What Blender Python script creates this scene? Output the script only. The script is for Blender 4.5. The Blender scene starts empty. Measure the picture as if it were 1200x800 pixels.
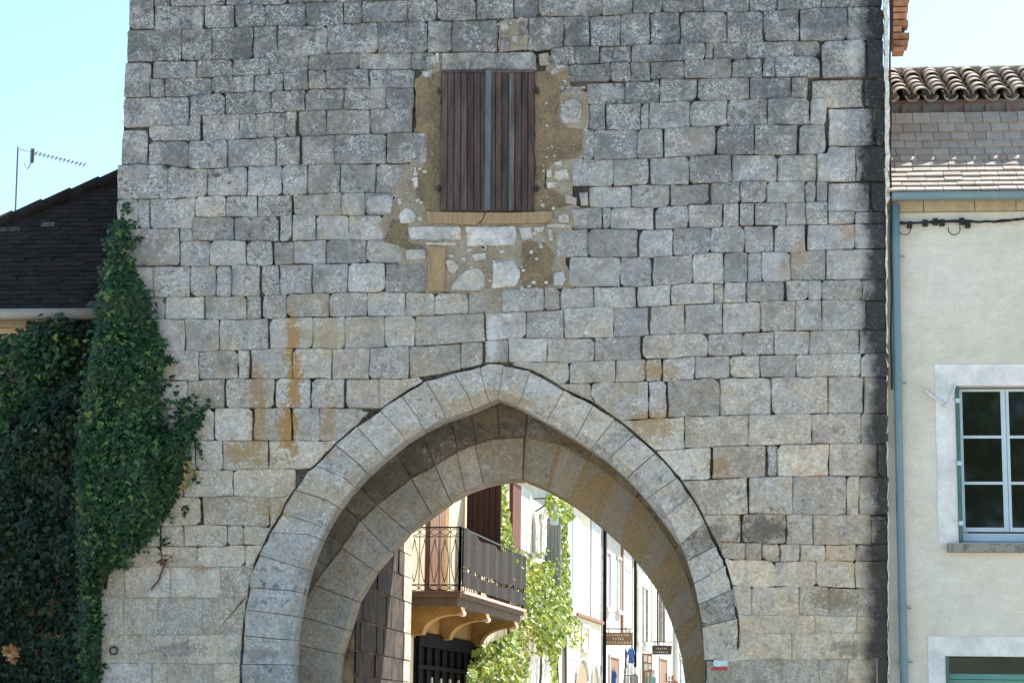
import bpy, bmesh, math, random
import numpy as np
from mathutils import Vector, Matrix
random.seed(7); rng = np.random.default_rng(7)
sc = bpy.context.scene
COL = sc.collection
# ------------------------------------------------------------------ camera
F, PPX, PPY = 2450.0, 600.0, 400.0            # focal length and principal point, in pixels of the 1200 wide photograph
n = Vector(((845-PPX)/F, -(842-PPY)/F, -1)).normalized()        # the gate's normal (world +y) seen by the camera
zv = Vector((0.0124*13500/F, 13500/F, -1)).normalized()
zv = (zv - n*zv.dot(n)).normalized()                             # world up seen by the camera
xv = n.cross(zv)
RW = Matrix((xv, n, zv))                                         # camera axes -> world axes
D, HEYE, CX = 24.5, 1.6, 2.6
EYE = Vector((CX, -D, HEYE))
cam = bpy.data.cameras.new('camera'); cam.sensor_width = 36; cam.lens = 36*F/1200
cam.clip_start = 0.1; cam.clip_end = 3000
camo = bpy.data.objects.new('camera', cam); COL.objects.link(camo)
camo.matrix_world = Matrix.Translation(EYE) @ RW.to_4x4()
sc.camera = camo
# ------------------------------------------------------------------ sky, sun, exposure
SUND = Vector((0.78, 0.86, 1.42)).normalized()                   # towards the sun
SEL = math.asin(SUND.z); SAZ = math.atan2(SUND.x, SUND.y)
w = bpy.data.worlds.new('World'); sc.world = w; w.use_nodes = True
nt = w.node_tree; bg = nt.nodes['Background']
sky = nt.nodes.new('ShaderNodeTexSky'); sky.sky_type = 'NISHITA'; sky.sun_disc = False
sky.sun_elevation = SEL; sky.sun_rotation = SAZ
sky.air_density = 1.0; sky.dust_density = 1.0; sky.ozone_density = 1.0
tint = nt.nodes.new('ShaderNodeMix'); tint.data_type = 'RGBA'; tint.blend_type = 'MULTIPLY'; tint.inputs[0].default_value = 1.0
tint.inputs[7].default_value = (.85, 1.0, 1.0, 1)                # the print's slightly cyan sky
nt.links.new(sky.outputs[0], tint.inputs[6]); nt.links.new(tint.outputs[2], bg.inputs[0]); bg.inputs[1].default_value = 0.115
sl = bpy.data.lights.new('sun', 'SUN'); sl.energy = 4.8; sl.angle = math.radians(0.53); sl.color = (1.0, 0.95, 0.87)
slo = bpy.data.objects.new('sun', sl); COL.objects.link(slo); slo.rotation_euler = (-SUND).to_track_quat('-Z', 'Y').to_euler()
slo.location = (10, 10, 40)
vs = sc.view_settings; vs.view_transform = 'Standard'; vs.look = 'None'; vs.exposure = 1.4; vs.gamma = 1.0
sc.cycles.max_bounces = 8; sc.cycles.use_denoising = True

# ------------------------------------------------------------------ photogrammetry: photo pixel -> point of a real plane
def ray(px, py):
    return (RW @ Vector(((px-PPX)/F, -(py-PPY)/F, -1))).normalized()
def P(px, py, Y=0.0):
    d = ray(px, py); return EYE + d*((Y-EYE.y)/d.y)
def PP(pts, Y=0.0):
    return [P(x, y, Y) for x, y in pts]
# street frame: wall plane of the row of houses behind the gate
SA = math.radians(4.3)
SDIR = Vector((math.sin(SA), math.cos(SA), 0)); SNOR = Vector((math.cos(SA), -math.sin(SA), 0))
SORG = P(474, 690, 9.0); SORG.z = 0
def SW(px, py, u=0.0):                                            # pixel -> (s, z) on the street wall pushed out by u
    d = ray(px, py); t = ((SORG + SNOR*u - EYE).dot(SNOR))/d.dot(SNOR); q = EYE + d*t
    return (q-SORG).dot(SDIR), q.z
def SP(s, u, z):
    return SORG + SDIR*s + SNOR*u + Vector((0, 0, z))

# ------------------------------------------------------------------ object helpers
WLOC = {}
def tag(o, label=None, cat=None, group=None, kind=None):
    if label: o['label'] = label
    if cat: o['category'] = cat
    if group: o['group'] = group
    if kind: o['kind'] = kind
    return o
def thing(name, loc, label, cat, group=None):
    o = bpy.data.objects.new(name, None); COL.objects.link(o); o.location = loc; o.empty_display_size = 0.2
    WLOC[o] = Vector(loc); return tag(o, label, cat, group)
class MB:
    def __init__(s): s.v = []; s.f = []; s.mi = []
    def add(s, vs, fs, m=0):
        k = len(s.v); s.v += [Vector(v) for v in vs]; s.f += [tuple(i+k for i in f) for f in fs]; s.mi += [m]*len(fs); return s
    def hexa(s, c, m=0):                                          # 8 corners: bottom ring, top ring
        return s.add(c, [(3,2,1,0),(4,5,6,7),(0,1,5,4),(1,2,6,5),(2,3,7,6),(3,0,4,7)], m)
    def box(s, a, b, m=0):
        (x0,y0,z0),(x1,y1,z1) = a, b
        return s.hexa([(x0,y0,z0),(x1,y0,z0),(x1,y1,z0),(x0,y1,z0),(x0,y0,z1),(x1,y0,z1),(x1,y1,z1),(x0,y1,z1)], m)
    def sbox(s, s0, s1, u0, u1, z0, z1, m=0):                     # a box in the street frame
        return s.hexa([SP(s0,u0,z0),SP(s0,u1,z0),SP(s1,u1,z0),SP(s1,u0,z0),SP(s0,u0,z1),SP(s0,u1,z1),SP(s1,u1,z1),SP(s1,u0,z1)], m)
    def bar(s, a, b, w, h=None, up=Vector((0,0,1)), m=0):
        a = Vector(a); b = Vector(b); h = h or w; d = (b-a).normalized()
        if abs(d.dot(up)) > 0.98: up = Vector((0,1,0))
        x = d.cross(up).normalized()*(w/2); y = x.normalized().cross(d)*(h/2)
        return s.hexa([a-x-y,a+x-y,a+x+y,a-x+y,b-x-y,b+x-y,b+x+y,b-x+y], m)
    def tube(s, pts, r, k=8, m=0, cap=True):
        pts = [Vector(p) for p in pts]; rs = r if isinstance(r, (list, tuple)) else [r]*len(pts)
        base = len(s.v); ref = None
        for i, p in enumerate(pts):
            d = (pts[min(i+1,len(pts)-1)] - pts[max(i-1,0)]).normalized()
            if ref is None: ref = Vector((0,0,1)) if abs(d.z) < .9 else Vector((1,0,0))
            x = d.cross(ref).normalized(); y = x.cross(d).normalized(); ref = y
            for j in range(k):
                a = 2*math.pi*j/k; s.v.append(p + x*math.cos(a)*rs[i] + y*math.sin(a)*rs[i])
        for i in range(len(pts)-1):
            for j in range(k):
                s.f.append((base+i*k+j, base+i*k+(j+1)%k, base+(i+1)*k+(j+1)%k, base+(i+1)*k+j)); s.mi.append(m)
        if cap:
            s.f.append(tuple(base+j for j in range(k))[::-1]); s.mi.append(m)
            s.f.append(tuple(base+(len(pts)-1)*k+j for j in range(k))); s.mi.append(m)
        return s
    def prism(s, poly, off, m=0):                                 # polygon of 3d points swept by off
        k = len(poly); o = Vector(off)
        vs = [Vector(p) for p in poly] + [Vector(p)+o for p in poly]
        fs = [tuple(range(k))[::-1], tuple(range(k, 2*k))] + [(i,(i+1)%k,k+(i+1)%k,k+i) for i in range(k)]
        return s.add(vs, fs, m)
    def build(s, name, mats, parent=None, tone=None, kind=None, label=None, fixn=True, smooth=False):
        me = bpy.data.meshes.new(name); o0 = WLOC.get(parent, Vector((0,0,0))) if parent else Vector((0,0,0))
        me.from_pydata([tuple(v-o0) for v in s.v], [], s.f)
        for m in (mats if isinstance(mats, (list, tuple)) else [mats]): me.materials.append(m)
        if any(s.mi): me.polygons.foreach_set('material_index', s.mi)
        if fixn:
            bm = bmesh.new(); bm.from_mesh(me); bmesh.ops.recalc_face_normals(bm, faces=bm.faces); bm.to_mesh(me); bm.free()
        if tone is not None:
            a = me.color_attributes.new('tone', 'FLOAT_COLOR', 'POINT')
            t = np.array(tone, dtype=np.float32)
            if t.ndim == 1: t = np.tile(t, (len(s.v), 1))
            a.data.foreach_set('color', t.ravel())
        if smooth: me.polygons.foreach_set('use_smooth', [True]*len(me.polygons))
        o = bpy.data.objects.new(name, me); COL.objects.link(o); WLOC[o] = o0
        if parent: o.parent = parent
        if kind: o['kind'] = kind
        if label: o['label'] = label
        return o
def inst(name, me, parent, M):                                    # one more object on a shared mesh
    o = bpy.data.objects.new(name, me); COL.objects.link(o); o.parent = parent
    o.matrix_local = Matrix.Translation(-WLOC.get(parent, Vector((0,0,0)))) @ M; return o

# ------------------------------------------------------------------ material helpers
class NT:
    def __init__(s, name):
        s.m = bpy.data.materials.new(name); s.m.use_nodes = True; s.t = s.m.node_tree
        s.b = s.t.nodes['Principled BSDF']; s.b.inputs['Roughness'].default_value = 0.85
        s.b.inputs['Specular IOR Level'].default_value = 0.25
    def n(s, typ, **k):
        d = s.t.nodes.new(typ)
        for a, v in k.items(): setattr(d, a, v)
        return d
    def put(s, sock, v):
        if isinstance(v, bpy.types.NodeSocket): s.t.links.new(v, sock)
        elif isinstance(v, (tuple, list)) and len(v) == 3 and sock.type == 'RGBA': sock.default_value = (*v, 1)
        else: sock.default_value = v
    def math(s, op, a, b=0.0, c=0.0, clamp=False):
        d = s.n('ShaderNodeMath', operation=op, use_clamp=clamp)
        for i, v in enumerate((a, b, c)): s.put(d.inputs[i], v)
        return d.outputs[0]
    def mix(s, f, a, b, mode='MIX'):
        d = s.n('ShaderNodeMix', data_type='RGBA', blend_type=mode)
        s.put(d.inputs[0], f); s.put(d.inputs[6], a); s.put(d.inputs[7], b); return d.outputs[2]
    def pos(s): return s.n('ShaderNodeNewGeometry').outputs['Position']
    def objc(s): return s.n('ShaderNodeTexCoord').outputs['Object']
    def scale(s, v, sc_):
        d = s.n('ShaderNodeVectorMath', operation='MULTIPLY'); s.put(d.inputs[0], v); d.inputs[1].default_value = sc_; return d.outputs[0]
    def noise(s, v, scale, detail=4, rough=0.6, dist=0.0):
        d = s.n('ShaderNodeTexNoise'); s.put(d.inputs['Vector'], v); d.inputs['Scale'].default_value = scale
        d.inputs['Detail'].default_value = detail; d.inputs['Roughness'].default_value = rough; d.inputs['Distortion'].default_value = dist
        return d.outputs[0]
    def voro(s, v, scale, feature='F1', out=0):
        d = s.n('ShaderNodeTexVoronoi', feature=feature); s.put(d.inputs['Vector'], v); d.inputs['Scale'].default_value = scale; return d.outputs[out]
    def ss(s, v, a, b, lo=0.0, hi=1.0):                           # smoothstep
        d = s.n('ShaderNodeMapRange', interpolation_type='SMOOTHSTEP'); s.put(d.inputs[0], v)
        for i, q in enumerate((a, b, lo, hi)): s.put(d.inputs[1+i], q)
        return d.outputs[0]
    def lin(s, v, a, b, lo=0.0, hi=1.0):
        d = s.n('ShaderNodeMapRange'); s.put(d.inputs[0], v)
        for i, q in enumerate((a, b, lo, hi)): s.put(d.inputs[1+i], q)
        return d.outputs[0]
    def xyz(s, v):
        d = s.n('ShaderNodeSeparateXYZ'); s.put(d.inputs[0], v); return d.outputs
    def mulc(s, c, f):
        d = s.n('ShaderNodeVectorMath', operation='SCALE'); s.put(d.inputs[0], c); s.put(d.inputs[3], f); return d.outputs[0]
    def bump(s, h, dist=0.01, st=1.0):
        d = s.n('ShaderNodeBump'); d.inputs['Distance'].default_value = dist; d.inputs['Strength'].default_value = st
        s.put(d.inputs['Height'], h); s.t.links.new(d.outputs[0], s.b.inputs['Normal'])
    def done(s, col, rough=None, metal=None, spec=None):
        s.put(s.b.inputs['Base Color'], col)
        if rough is not None: s.put(s.b.inputs['Roughness'], rough)
        if metal is not None: s.b.inputs['Metallic'].default_value = metal
        if spec is not None: s.b.inputs['Specular IOR Level'].default_value = spec
        return s.m

def stone_material():
    # lichen-mottled ashlar; the 'tone' attribute of each block holds brightness, warmth, dark lichen, pale lichen
    s = NT('ashlar_stone'); p = s.pos(); X, Y, Z = s.xyz(p)
    at = s.n('ShaderNodeAttribute', attribute_name='tone'); sp = s.n('ShaderNodeSeparateColor'); s.put(sp.inputs[0], at.outputs['Color'])
    br, wm, dk = sp.outputs; pale = at.outputs['Alpha']
    n1 = s.noise(p, 1.1, 4, .6); n2 = s.noise(p, 6.0, 6, .7); n3 = s.noise(p, 24, 5, .75); n4 = s.noise(p, 62, 4, .75)
    n5 = s.noise(p, 2.6, 4, .65); n6 = s.noise(p, 13, 6, .75, .6)
    wf = s.math('ADD', wm, s.lin(n1, .3, .7, -.25, .25)); wf = s.math('ADD', wf, s.lin(n6, .3, .7, -.30, .30), clamp=True)
    col = s.mix(wf, (.465, .462, .458), (.56, .455, .33))
    col = s.mulc(col, s.math('MULTIPLY', br, s.lin(n2, .28, .72, .52, 1.34)))
    col = s.mulc(col, s.lin(n3, .28, .72, .76, 1.20))
    cl = s.noise(p, 3.6, 5, .68, .4); col = s.mix(s.math('MULTIPLY', s.ss(cl, .50, .68), s.math('MULTIPLY', dk, .62), clamp=True), col, s.mulc(col, .42))
    hue = s.noise(s.scale(p, (1.0, 1.0, 1.6)), 2.9, 4, .65, .5); col = s.mix(s.ss(hue, .48, .66, 0, .45), col, s.mix(1.0, col, (1.12, .93, .70), 'MULTIPLY')); col = s.mix(s.ss(hue, .50, .34, 0, .34), col, s.mix(1.0, col, (.84, .96, 1.12), 'MULTIPLY'))
    # dark crusts
    d1 = s.math('MULTIPLY', s.ss(n2, .44, .60), s.ss(n6, .42, .60))
    d1 = s.math('MULTIPLY', d1, s.math('MULTIPLY', dk, 1.15), clamp=True)
    col = s.mix(d1, col, (.085, .09, .10))
    top_ = s.lin(Z, 4.6, 9.6, 0.0, 1.0); n9 = s.noise(p, 1.7, 6, .72)
    wz = s.math('MULTIPLY', s.ss(s.math('ADD', n9, s.math('MULTIPLY', top_, .13)), .50, .64), s.ss(n3, .38, .56))
    col = s.mix(s.math('MULTIPLY', s.math('MULTIPLY', wz, top_), .85), col, (.10, .112, .125))
    # fine dark pitting
    pit = s.ss(n4, .54, .68); col = s.mix(s.math('MULTIPLY', s.math('MULTIPLY', pit, s.ss(n5, .40, .60, .25, 1.0)), .75), col, (.06, .056, .05))
    # pale lichen: ragged colonies, a few rosettes, and salt-like specks
    n7 = s.noise(p, 21, 6, .72, 1.2); n8 = s.noise(p, 46, 3, .7, .8)
    sp1 = s.math('MULTIPLY', s.ss(n7, .51, .58), s.ss(s.math('ADD', n5, s.math('MULTIPLY', pale, .20)), .50, .66))
    v1 = s.math('ADD', s.voro(p, 15), s.lin(n3, .2, .8, -.28, .28))
    sp2 = s.math('MULTIPLY', s.ss(v1, .26, .10), s.ss(s.math('ADD', n2, s.math('MULTIPLY', pale, .12)), .56, .70))
    sp3 = s.math('MULTIPLY', s.ss(n8, .55, .62), s.ss(s.math('ADD', n5, s.math('MULTIPLY', pale, .20)), .54, .68))
    col = s.mix(s.math('MULTIPLY', sp1, .50), col, (.64, .64, .63))
    col = s.mix(s.math('MULTIPLY', sp2, .85), col, (.63, .63, .63))
    col = s.mix(s.math('MULTIPLY', sp3, .62), col, (.84, .84, .84))
    # stains with a shape of their own: rust runs, ochre patches, soot at the right-hand edge
    def blob(px, py, rx, ry, c, k, jag=.75):
        nonlocal col
        q = P(px, py); dx = s.math('DIVIDE', s.math('SUBTRACT', X, q.x), rx/100); dz = s.math('DIVIDE', s.math('SUBTRACT', Z, q.z), ry/100)
        r = s.math('SQRT', s.math('ADD', s.math('MULTIPLY', dx, dx), s.math('MULTIPLY', dz, dz)))
        r = s.math('ADD', r, s.lin(n2, .25, .75, -jag, jag)); r = s.math('ADD', r, s.lin(n3, .25, .75, -.55, .55))
        col = s.mix(s.math('MULTIPLY', s.ss(r, 1.2, .55), k), col, c)
    och = (.40, .235, .085)
    for a in ((343,400,9,38,och,.85),(344,455,10,45,och,.9),(339,500,12,38,och,.9),(301,455,13,30,(.36,.22,.11),.7),(285,432,16,9,och,.0),
              (302,500,12,30,och,.6),(385,495,10,35,och,.5),(290,530,34,16,(.40,.27,.12),.75),(345,585,70,25,(.42,.31,.18),.4),(380,395,25,24,(.42,.33,.18),.55),
              (320,600,18,14,(.40,.28,.13),.6),(770,435,26,10,och,.6),(765,497,30,18,(.38,.25,.11),.7),(842,546,16,11,(.38,.25,.12),.7),
              (830,580,40,20,(.24,.19,.13),.45),(895,620,28,17,(.13,.12,.105),.75),(835,628,16,14,(.18,.165,.13),.7),(940,300,14,16,(.38,.28,.18),.6),(995,270,10,14,och,.45),
              (300,765,26,10,(.22,.19,.19),.5),(210,762,40,9,(.22,.19,.19),.5),(975,700,30,14,(.24,.20,.12),.6),(1000,760,30,10,(.20,.17,.12),.5),
              (160,690,30,14,(.45,.33,.24),.4),(236,665,14,4,(.42,.24,.15),.7),(577,398,8,30,(.62,.62,.62),.8),(577,470,60,12,(.45,.36,.23),.5)):
        if a[5] > 0: blob(*a)
    xs = P(1004, 300).x
    e = s.math('ADD', X, s.lin(n1, .25, .75, -.16, .16)); e = s.math('ADD', e, s.lin(n2, .25, .75, -.10, .10))
    soot = s.math('MULTIPLY', s.ss(e, xs-.05, xs+.20), s.ss(Y, .6, .4)); soot = s.math('MULTIPLY', soot, s.ss(n3, .30, .45, .55, .93))
    col = s.mix(soot, col, (.022, .024, .027))
    # ochre lime run down the inner arch
    inn = s.math('MULTIPLY', s.ss(Y, .2, .5), s.ss(s.math('ADD', X, s.lin(n1, .3, .7, -.6, .6)), -.2, 1.3))
    inn = s.math('MULTIPLY', inn, s.ss(n2, .36, .54)); col = s.mix(s.math('MULTIPLY', inn, .55), col, (.44, .28, .13))
    dim = s.math('MULTIPLY', s.ss(Y, .2, .5), .22); col = s.mix(dim, col, (.22, .185, .14))  # stone colour browned and darkened with depth into the archway
    h = s.math('ADD', s.math('MULTIPLY', n2, .9), s.math('ADD', s.math('MULTIPLY', n3, .45), s.math('MULTIPLY', n4, .22)))
    s.bump(h, .035, .9)
    return s.done(col, .92, spec=.15)
def mortar_material(name, a, b, k=1.0):
    s = NT(name); p = s.pos(); n1 = s.noise(p, 3.2, 5, .65); n2 = s.noise(p, 32, 5, .75)
    col = s.mix(s.ss(n1, .35, .65), a, b); col = s.mulc(col, s.lin(n2, .25, .75, .55*k, 1.35))
    v = s.voro(p, 24); col = s.mix(s.math('MULTIPLY', s.ss(v, .22, .1), s.ss(n1, .45, .6)), col, (.5, .48, .44))
    s.bump(n2, .03, .8); return s.done(col, .95, spec=.1)
def plain(name, c, rough=.7, var=.15, scale=8, bump=0.0, metal=0.0, spec=.3, c2=None, stretch=(1,1,1), rnd=0.0):
    s = NT(name); p = s.scale(s.pos(), stretch); n1 = s.noise(p, scale, 5, .65); n2 = s.noise(p, scale*7, 3, .6)
    col = s.mix(s.ss(n1, .35, .65), c, c2) if c2 else (*c, 1)
    f = s.math('ADD', s.lin(n1, .25, .75, 1-var, 1+var), s.lin(n2, .25, .75, -var*.6, var*.6))
    if rnd:
        oi = s.n('ShaderNodeObjectInfo'); f = s.math('MULTIPLY', f, s.lin(oi.outputs['Random'], 0, 1, 1-rnd, 1+rnd))
    src = col if c2 else c
    d = s.n('ShaderNodeRGB'); d.outputs[0].default_value = (*c, 1)
    col = s.mulc(col if c2 else d.outputs[0], f)
    if bump: s.bump(s.math('ADD', n1, s.math('MULTIPLY', n2, .4)), bump, .8)
    return s.done(col, rough, metal, spec)
def leaf_material(name, cs, trans=0.25, rough=.45):
    s = NT(name); g = s.n('ShaderNodeNewGeometry'); r = s.n('ShaderNodeValToRGB'); s.put(r.inputs[0], g.outputs['Random Per Island'])
    e = r.color_ramp.elements
    while len(e) < len(cs): e.new(.5)
    for i, c in enumerate(cs): e[i].position = c[0]; e[i].color = (*c[1], 1)
    s.done(r.outputs[0], rough, spec=.3)
    if trans:
        t = s.n('ShaderNodeBsdfTranslucent'); s.put(t.inputs[0], s.mix(.5, r.outputs[0], (.25, .30, .03)))
        mx = s.n('ShaderNodeMixShader'); mx.inputs[0].default_value = trans
        s.t.links.new(s.b.outputs[0], mx.inputs[1]); s.t.links.new(t.outputs[0], mx.inputs[2])
        s.t.links.new(mx.outputs[0], s.t.nodes['Material Output'].inputs[0])
    return s.m
M = {}
M['stone'] = stone_material()
M['mortar'] = mortar_material('joint_mortar', (.17, .15, .12), (.03, .027, .024))
M['flush'] = mortar_material('flush_mortar', (.50, .44, .36), (.44, .37, .28))
M['ochre'] = mortar_material('ochre_render', (.285, .215, .135), (.17, .135, .09))
M['rubble_mortar'] = mortar_material('rubble_mortar', (.40, .35, .28), (.29, .24, .18))
M['ground'] = plain('plaza_gravel', (.44, .40, .33), .95, .2, 3, .02)
M['street'] = plain('street_paving', (.42, .39, .34), .9, .2, 2, .01)
M['bare_wood'] = plain('ochre_wood', (.31, .22, .13), .85, .3, 3, .004, stretch=(8, 8, 1.2))
M['black_iron'] = plain('black_iron', (.025, .023, .022), .55, .3, 20, .002)
M['cable'] = plain('black_cable', (.014, .014, .015), .5, .2, 10)
M['zinc'] = plain('painted_zinc', (.13, .21, .245), .45, .12, 4, .001, spec=.5)
M['zinc_pale'] = plain('pale_zinc', (.33, .30, .26), .5, .12, 4, .001, spec=.5)
M['limewash'] = plain('limewash_flashing', (.66, .64, .58), .9, .4, 22, .03)

# ------------------------------------------------------------------ ground
g = MB(); g.add([(-900,-900,0),(900,-900,0),(900,900,0),(-900,900,0)], [(0,1,2,3)]); tag(g.build('ground', M['ground']), kind='structure')
g = MB(); g.add([SP(-9,-.5,.004),SP(-9,7.5,.004),SP(95,7.5,.004),SP(95,-.5,.004)], [(0,1,2,3)]); tag(g.build('street', M['street']), kind='structure')

# ================================================================== THE GATE TOWER
tower = thing('gate_tower', (0,0,0), 'tall grey ashlar gate tower with a pointed archway and closed shutters', 'gate tower')
XL = [(-80,156),(0,152),(72,147),(115,144),(193,139),(250,136),(330,130),(450,125),(550,121),(664,118),(800,116),(1010,113)]
XR = [(-80,1033),(0,1034),(150,1036),(300,1038),(420,1041),(550,1041),(800,1041),(1010,1042)]
def interp(tab, y):
    return float(np.interp(y, [a for a, b in tab], [b for a, b in tab]))
# courses: lower bed (pixel polyline), then runs of vertical joints
C = [
 ([(140,8),(180,7),(200,8),(262,6),(300,6),(336,5),(350,3),(430,1),(640,-4),(1040,-12)], [[181,199,264,294,337,380,425,478,530,585,640,700,760,820,880,940,1000,1034]]),
 ([(140,35),(180,35),(265,33),(330,30),(345,31),(385,29),(425,26),(480,25),(540,24),(585,22),(640,19),(705,19),(742,15),(820,14),(900,13),(970,9),(1040,7)], [[181,239,275,311,358,402,424,478,512,558,602,632,705,742,776,824,878,911,963,1034]]),
 ([(140,72),(205,71),(250,70),(316,69),(345,67),(382,64),(425,62),(500,62),(540,61),(585,61),(640,58),(665,55),(700,54),(740,53),(780,52),(820,50),(860,49),(930,48),(1000,47),(1040,46)], [[148,213,249,296,325,383,443,501,529,583],[618,661,691,727,762,797,852,895,937,993,1035]]),
 ([(140,93),(178,92),(230,91),(275,89),(316,87),(345,85),(360,83),(420,81),(512,81),(647,77),(675,75),(720,74),(782,72),(820,70),(875,68),(930,66),(962,66),(1040,64)], [[179,230,273,315,362,421,482,511],[645,674,702,740,781,826,836,875,931,961]]),
 ([(140,115),(175,114),(215,113),(248,110),(297,108),(345,106),(400,103),(430,103),(485,104),(665,97),(715,96),(760,95),(771,92),(820,92),(857,91),(915,90),(949,90),(962,92),(1040,92)], [[176,192,248,297,332,361,382,432,486],[667,716,738,762,802,857,894,908,961]]),
 ([(140,150),(221,147),(223,136),(264,134),(318,132),(345,130),(390,128),(450,128),(484,127),(687,122),(732,121),(772,120),(818,118),(875,116),(925,115),(1040,115)], [[144,222,264,318,357,403,453,485],[687,732,773,817,878,928,948]]),
 ([(140,166),(236,165),(281,163),(320,161),(345,160),(385,158),(430,157),(485,156),(690,152),(745,152),(770,151),(820,149),(852,147),(900,146),(1040,146)], [[175,236,281,300,320,335,348,382,434,484],[690,710,751,761,808,852,900,949,969]]),
 ([(138,193),(174,193),(196,193),(222,198),(245,198),(268,196),(325,194),(345,193),(392,192),(430,192),(493,191),(670,186),(690,187),(745,186),(770,185),(800,183),(820,182),(855,181),(937,181),(968,180),(972,172),(1040,172)], [[174,222,266,323,352,392,453,500],[684,696,747,778,839,884,935,968]]),
 ([(136,234),(195,233),(242,230),(290,230),(330,229),(345,229),(395,226),(484,226),(671,218),(718,218),(762,216),(784,217),(808,216),(857,213),(915,212),(1040,212)], [[138,196,243,290,331,360,398,440,484],[671,719,761,808,857,911,957,1003,1011,1037]]),
 ([(130,268),(226,268),(227,254),(265,254),(302,254),(341,252),(425,252),(458,252),(672,243),(740,243),(765,243),(785,241),(815,239),(870,238),(900,237),(968,236),(971,248),(1040,248)], [[137,162,175,229,265,302,343,400,428,459],[690,740,785,832,868,898,943,956,969]]),
 ([(130,311),(209,311),(211,283),(228,282),(275,282),(325,283),(345,282),(380,281),(410,281),(450,280),(655,270),(690,268),(745,269),(770,269),(806,267),(848,266),(885,264),(920,264),(945,263),(1000,262),(1040,262)], [[143,210,226,274,327,342,370,408,450],[671,706,716,767,807,847,866,884,921,945,970,1001,1038]]),
 ([(130,313),(210,312),(250,311),(285,310),(310,311),(345,309),(380,309),(425,308),(470,308),(650,302),(690,301),(748,301),(775,301),(800,299),(845,296),(870,296),(908,295),(945,294),(970,292),(1040,291)], [[211,246,289,320,344,382,429,471],[652,689,748,789,833,872,907,945,1002,1038]]),
 ([(130,348),(215,348),(255,347),(300,346),(330,345),(405,343),(450,342),(500,342),(560,342),(585,340),(630,337),(665,336),(725,336),(765,335),(815,332),(860,331),(900,330),(930,329),(970,328),(1040,327)], [[150,180,223,253,271,306,327,366,408,451,499],[667,727,764,811,848,876,893,926,968,1038]]),
 ([(130,376),(195,374),(240,374),(290,374),(335,372),(365,371),(450,370),(490,370),(530,368),(580,367),(620,364),(660,362),(700,360),(745,360),(780,358),(820,356),(850,355),(895,353),(960,351),(1010,352),(1040,352)], [[150,193,240,289,307,336,386,430,475,509,548,570],[588,637,656,696,746,786,836,849,874,920,947,962,1010,1038]]),
 ([(130,412),(216,411),(235,412),(260,410),(290,410),(330,408),(405,409),(450,407),(490,405),(525,403),(566,400),(600,396),(680,396),(720,395),(760,393),(800,391),(850,390),(900,388),(960,387),(1040,386)], [[150,217,257,315,366,404,451,486,568],[569,617,661,719,761,803,847,891,932,963,1015,1039]]),
 ([(130,446),(230,445),(255,444),(350,443),(390,444),(480,443),(505,439),(555,430),(585,424),(640,424),(665,425),(700,423),(750,421),(790,420),(815,417),(870,416),(945,415),(1040,414)], [[150,190,233,279,293,343,389,433,479,540,566],[568,596,641,697,752,829,869,907,948,1007,1040]]),
 ([(120,479),(220,479),(265,478),(360,478),(412,478),(500,480),(640,449),(670,449),(720,448),(760,447),(783,446),(815,444),(855,442),(930,442),(960,441),(1041,441)], [[150,219,264,322,365,404,444,495],[600,667,721,757,776,814,855,891,933,1009,1041]]),
 ([(120,516),(235,516),(312,516),(430,517),(660,494),(728,493),(760,490),(800,488),(840,487),(905,486),(940,485),(1010,484),(1041,484)], [[150,195,251,297,342,374,424],[655,693,760,782,843,904,970,1012,1041]]),
 ([(120,550),(260,551),(315,549),(420,550),(740,529),(770,528),(803,525),(830,524),(880,522),(950,520),(985,519),(1041,520)], [[145,190,229,261,315,400],[720,802,877,951,1009,1041]]),
 ([(120,583),(237,582),(273,581),(316,583),(380,583),(780,564),(800,563),(834,561),(875,559),(930,558),(970,557),(1041,559)], [[138,215,273,346,375],[770,834,898,911,971,1028,1041]]),
 ([(120,616),(236,615),(290,615),(316,618),(360,619),(800,605),(822,604),(850,603),(878,602),(930,602),(1041,603)], [[126,180,236,316,345],[795,877,929,992,1007,1041]]),
 ([(116,640),(188,640),(260,640),(290,638),(340,640),(820,634),(868,635),(920,637),(955,638),(1041,638)], [[122,188,215,266,286,330],[815,869,921,953,1020,1041]]),
 ([(116,664),(290,664),(330,664),(830,656),(872,655),(910,658),(955,657),(1041,657)], [[119,188,231,287,320],[832,874,892,914,938,967,1003,1041]]),
 ([(112,700),(330,700),(830,686),(908,687),(955,687),(1003,689),(1041,689)], [[118,146,200,258,320],[840,909,956,1002,1041]]),
 ([(112,744),(330,743),(840,720),(935,720),(1000,722),(1041,722)], [[117,145,185,237,320],[845,881,937,971,1005,1041]]),
 ([(112,777),(330,777),(840,742),(955,742),(1041,741)], [[116,152,220,320],[850,955,1004,1041]]),
 ([(112,812),(330,812),(840,772),(930,772),(1041,771)], [[116,178,195,250,320],[850,928,1000,1041]]),
 ([(112,848),(330,848),(820,802),(1041,802)], [[115,170,230,320],[827,916,960,993,1028,1041]]),
 ([(112,890),(330,890),(820,845),(1041,845)], [[114,190,260,320],[827,900,975,1041]]),
 ([(112,935),(330,935),(820,890),(1041,890)], [[114,160,240,320],[827,880,950,1010,1041]]),
 ([(112,978),(330,978),(820,940),(1041,940)], [[113,200,255,320],[827,910,985,1041]]),
 ([(112,1006),(330,1006),(820,1006),(1041,1006)], [[113,150,230,320],[827,890,960,1041]]),
]
TOP0 = [(140,-28),(1040,-42)]
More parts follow.
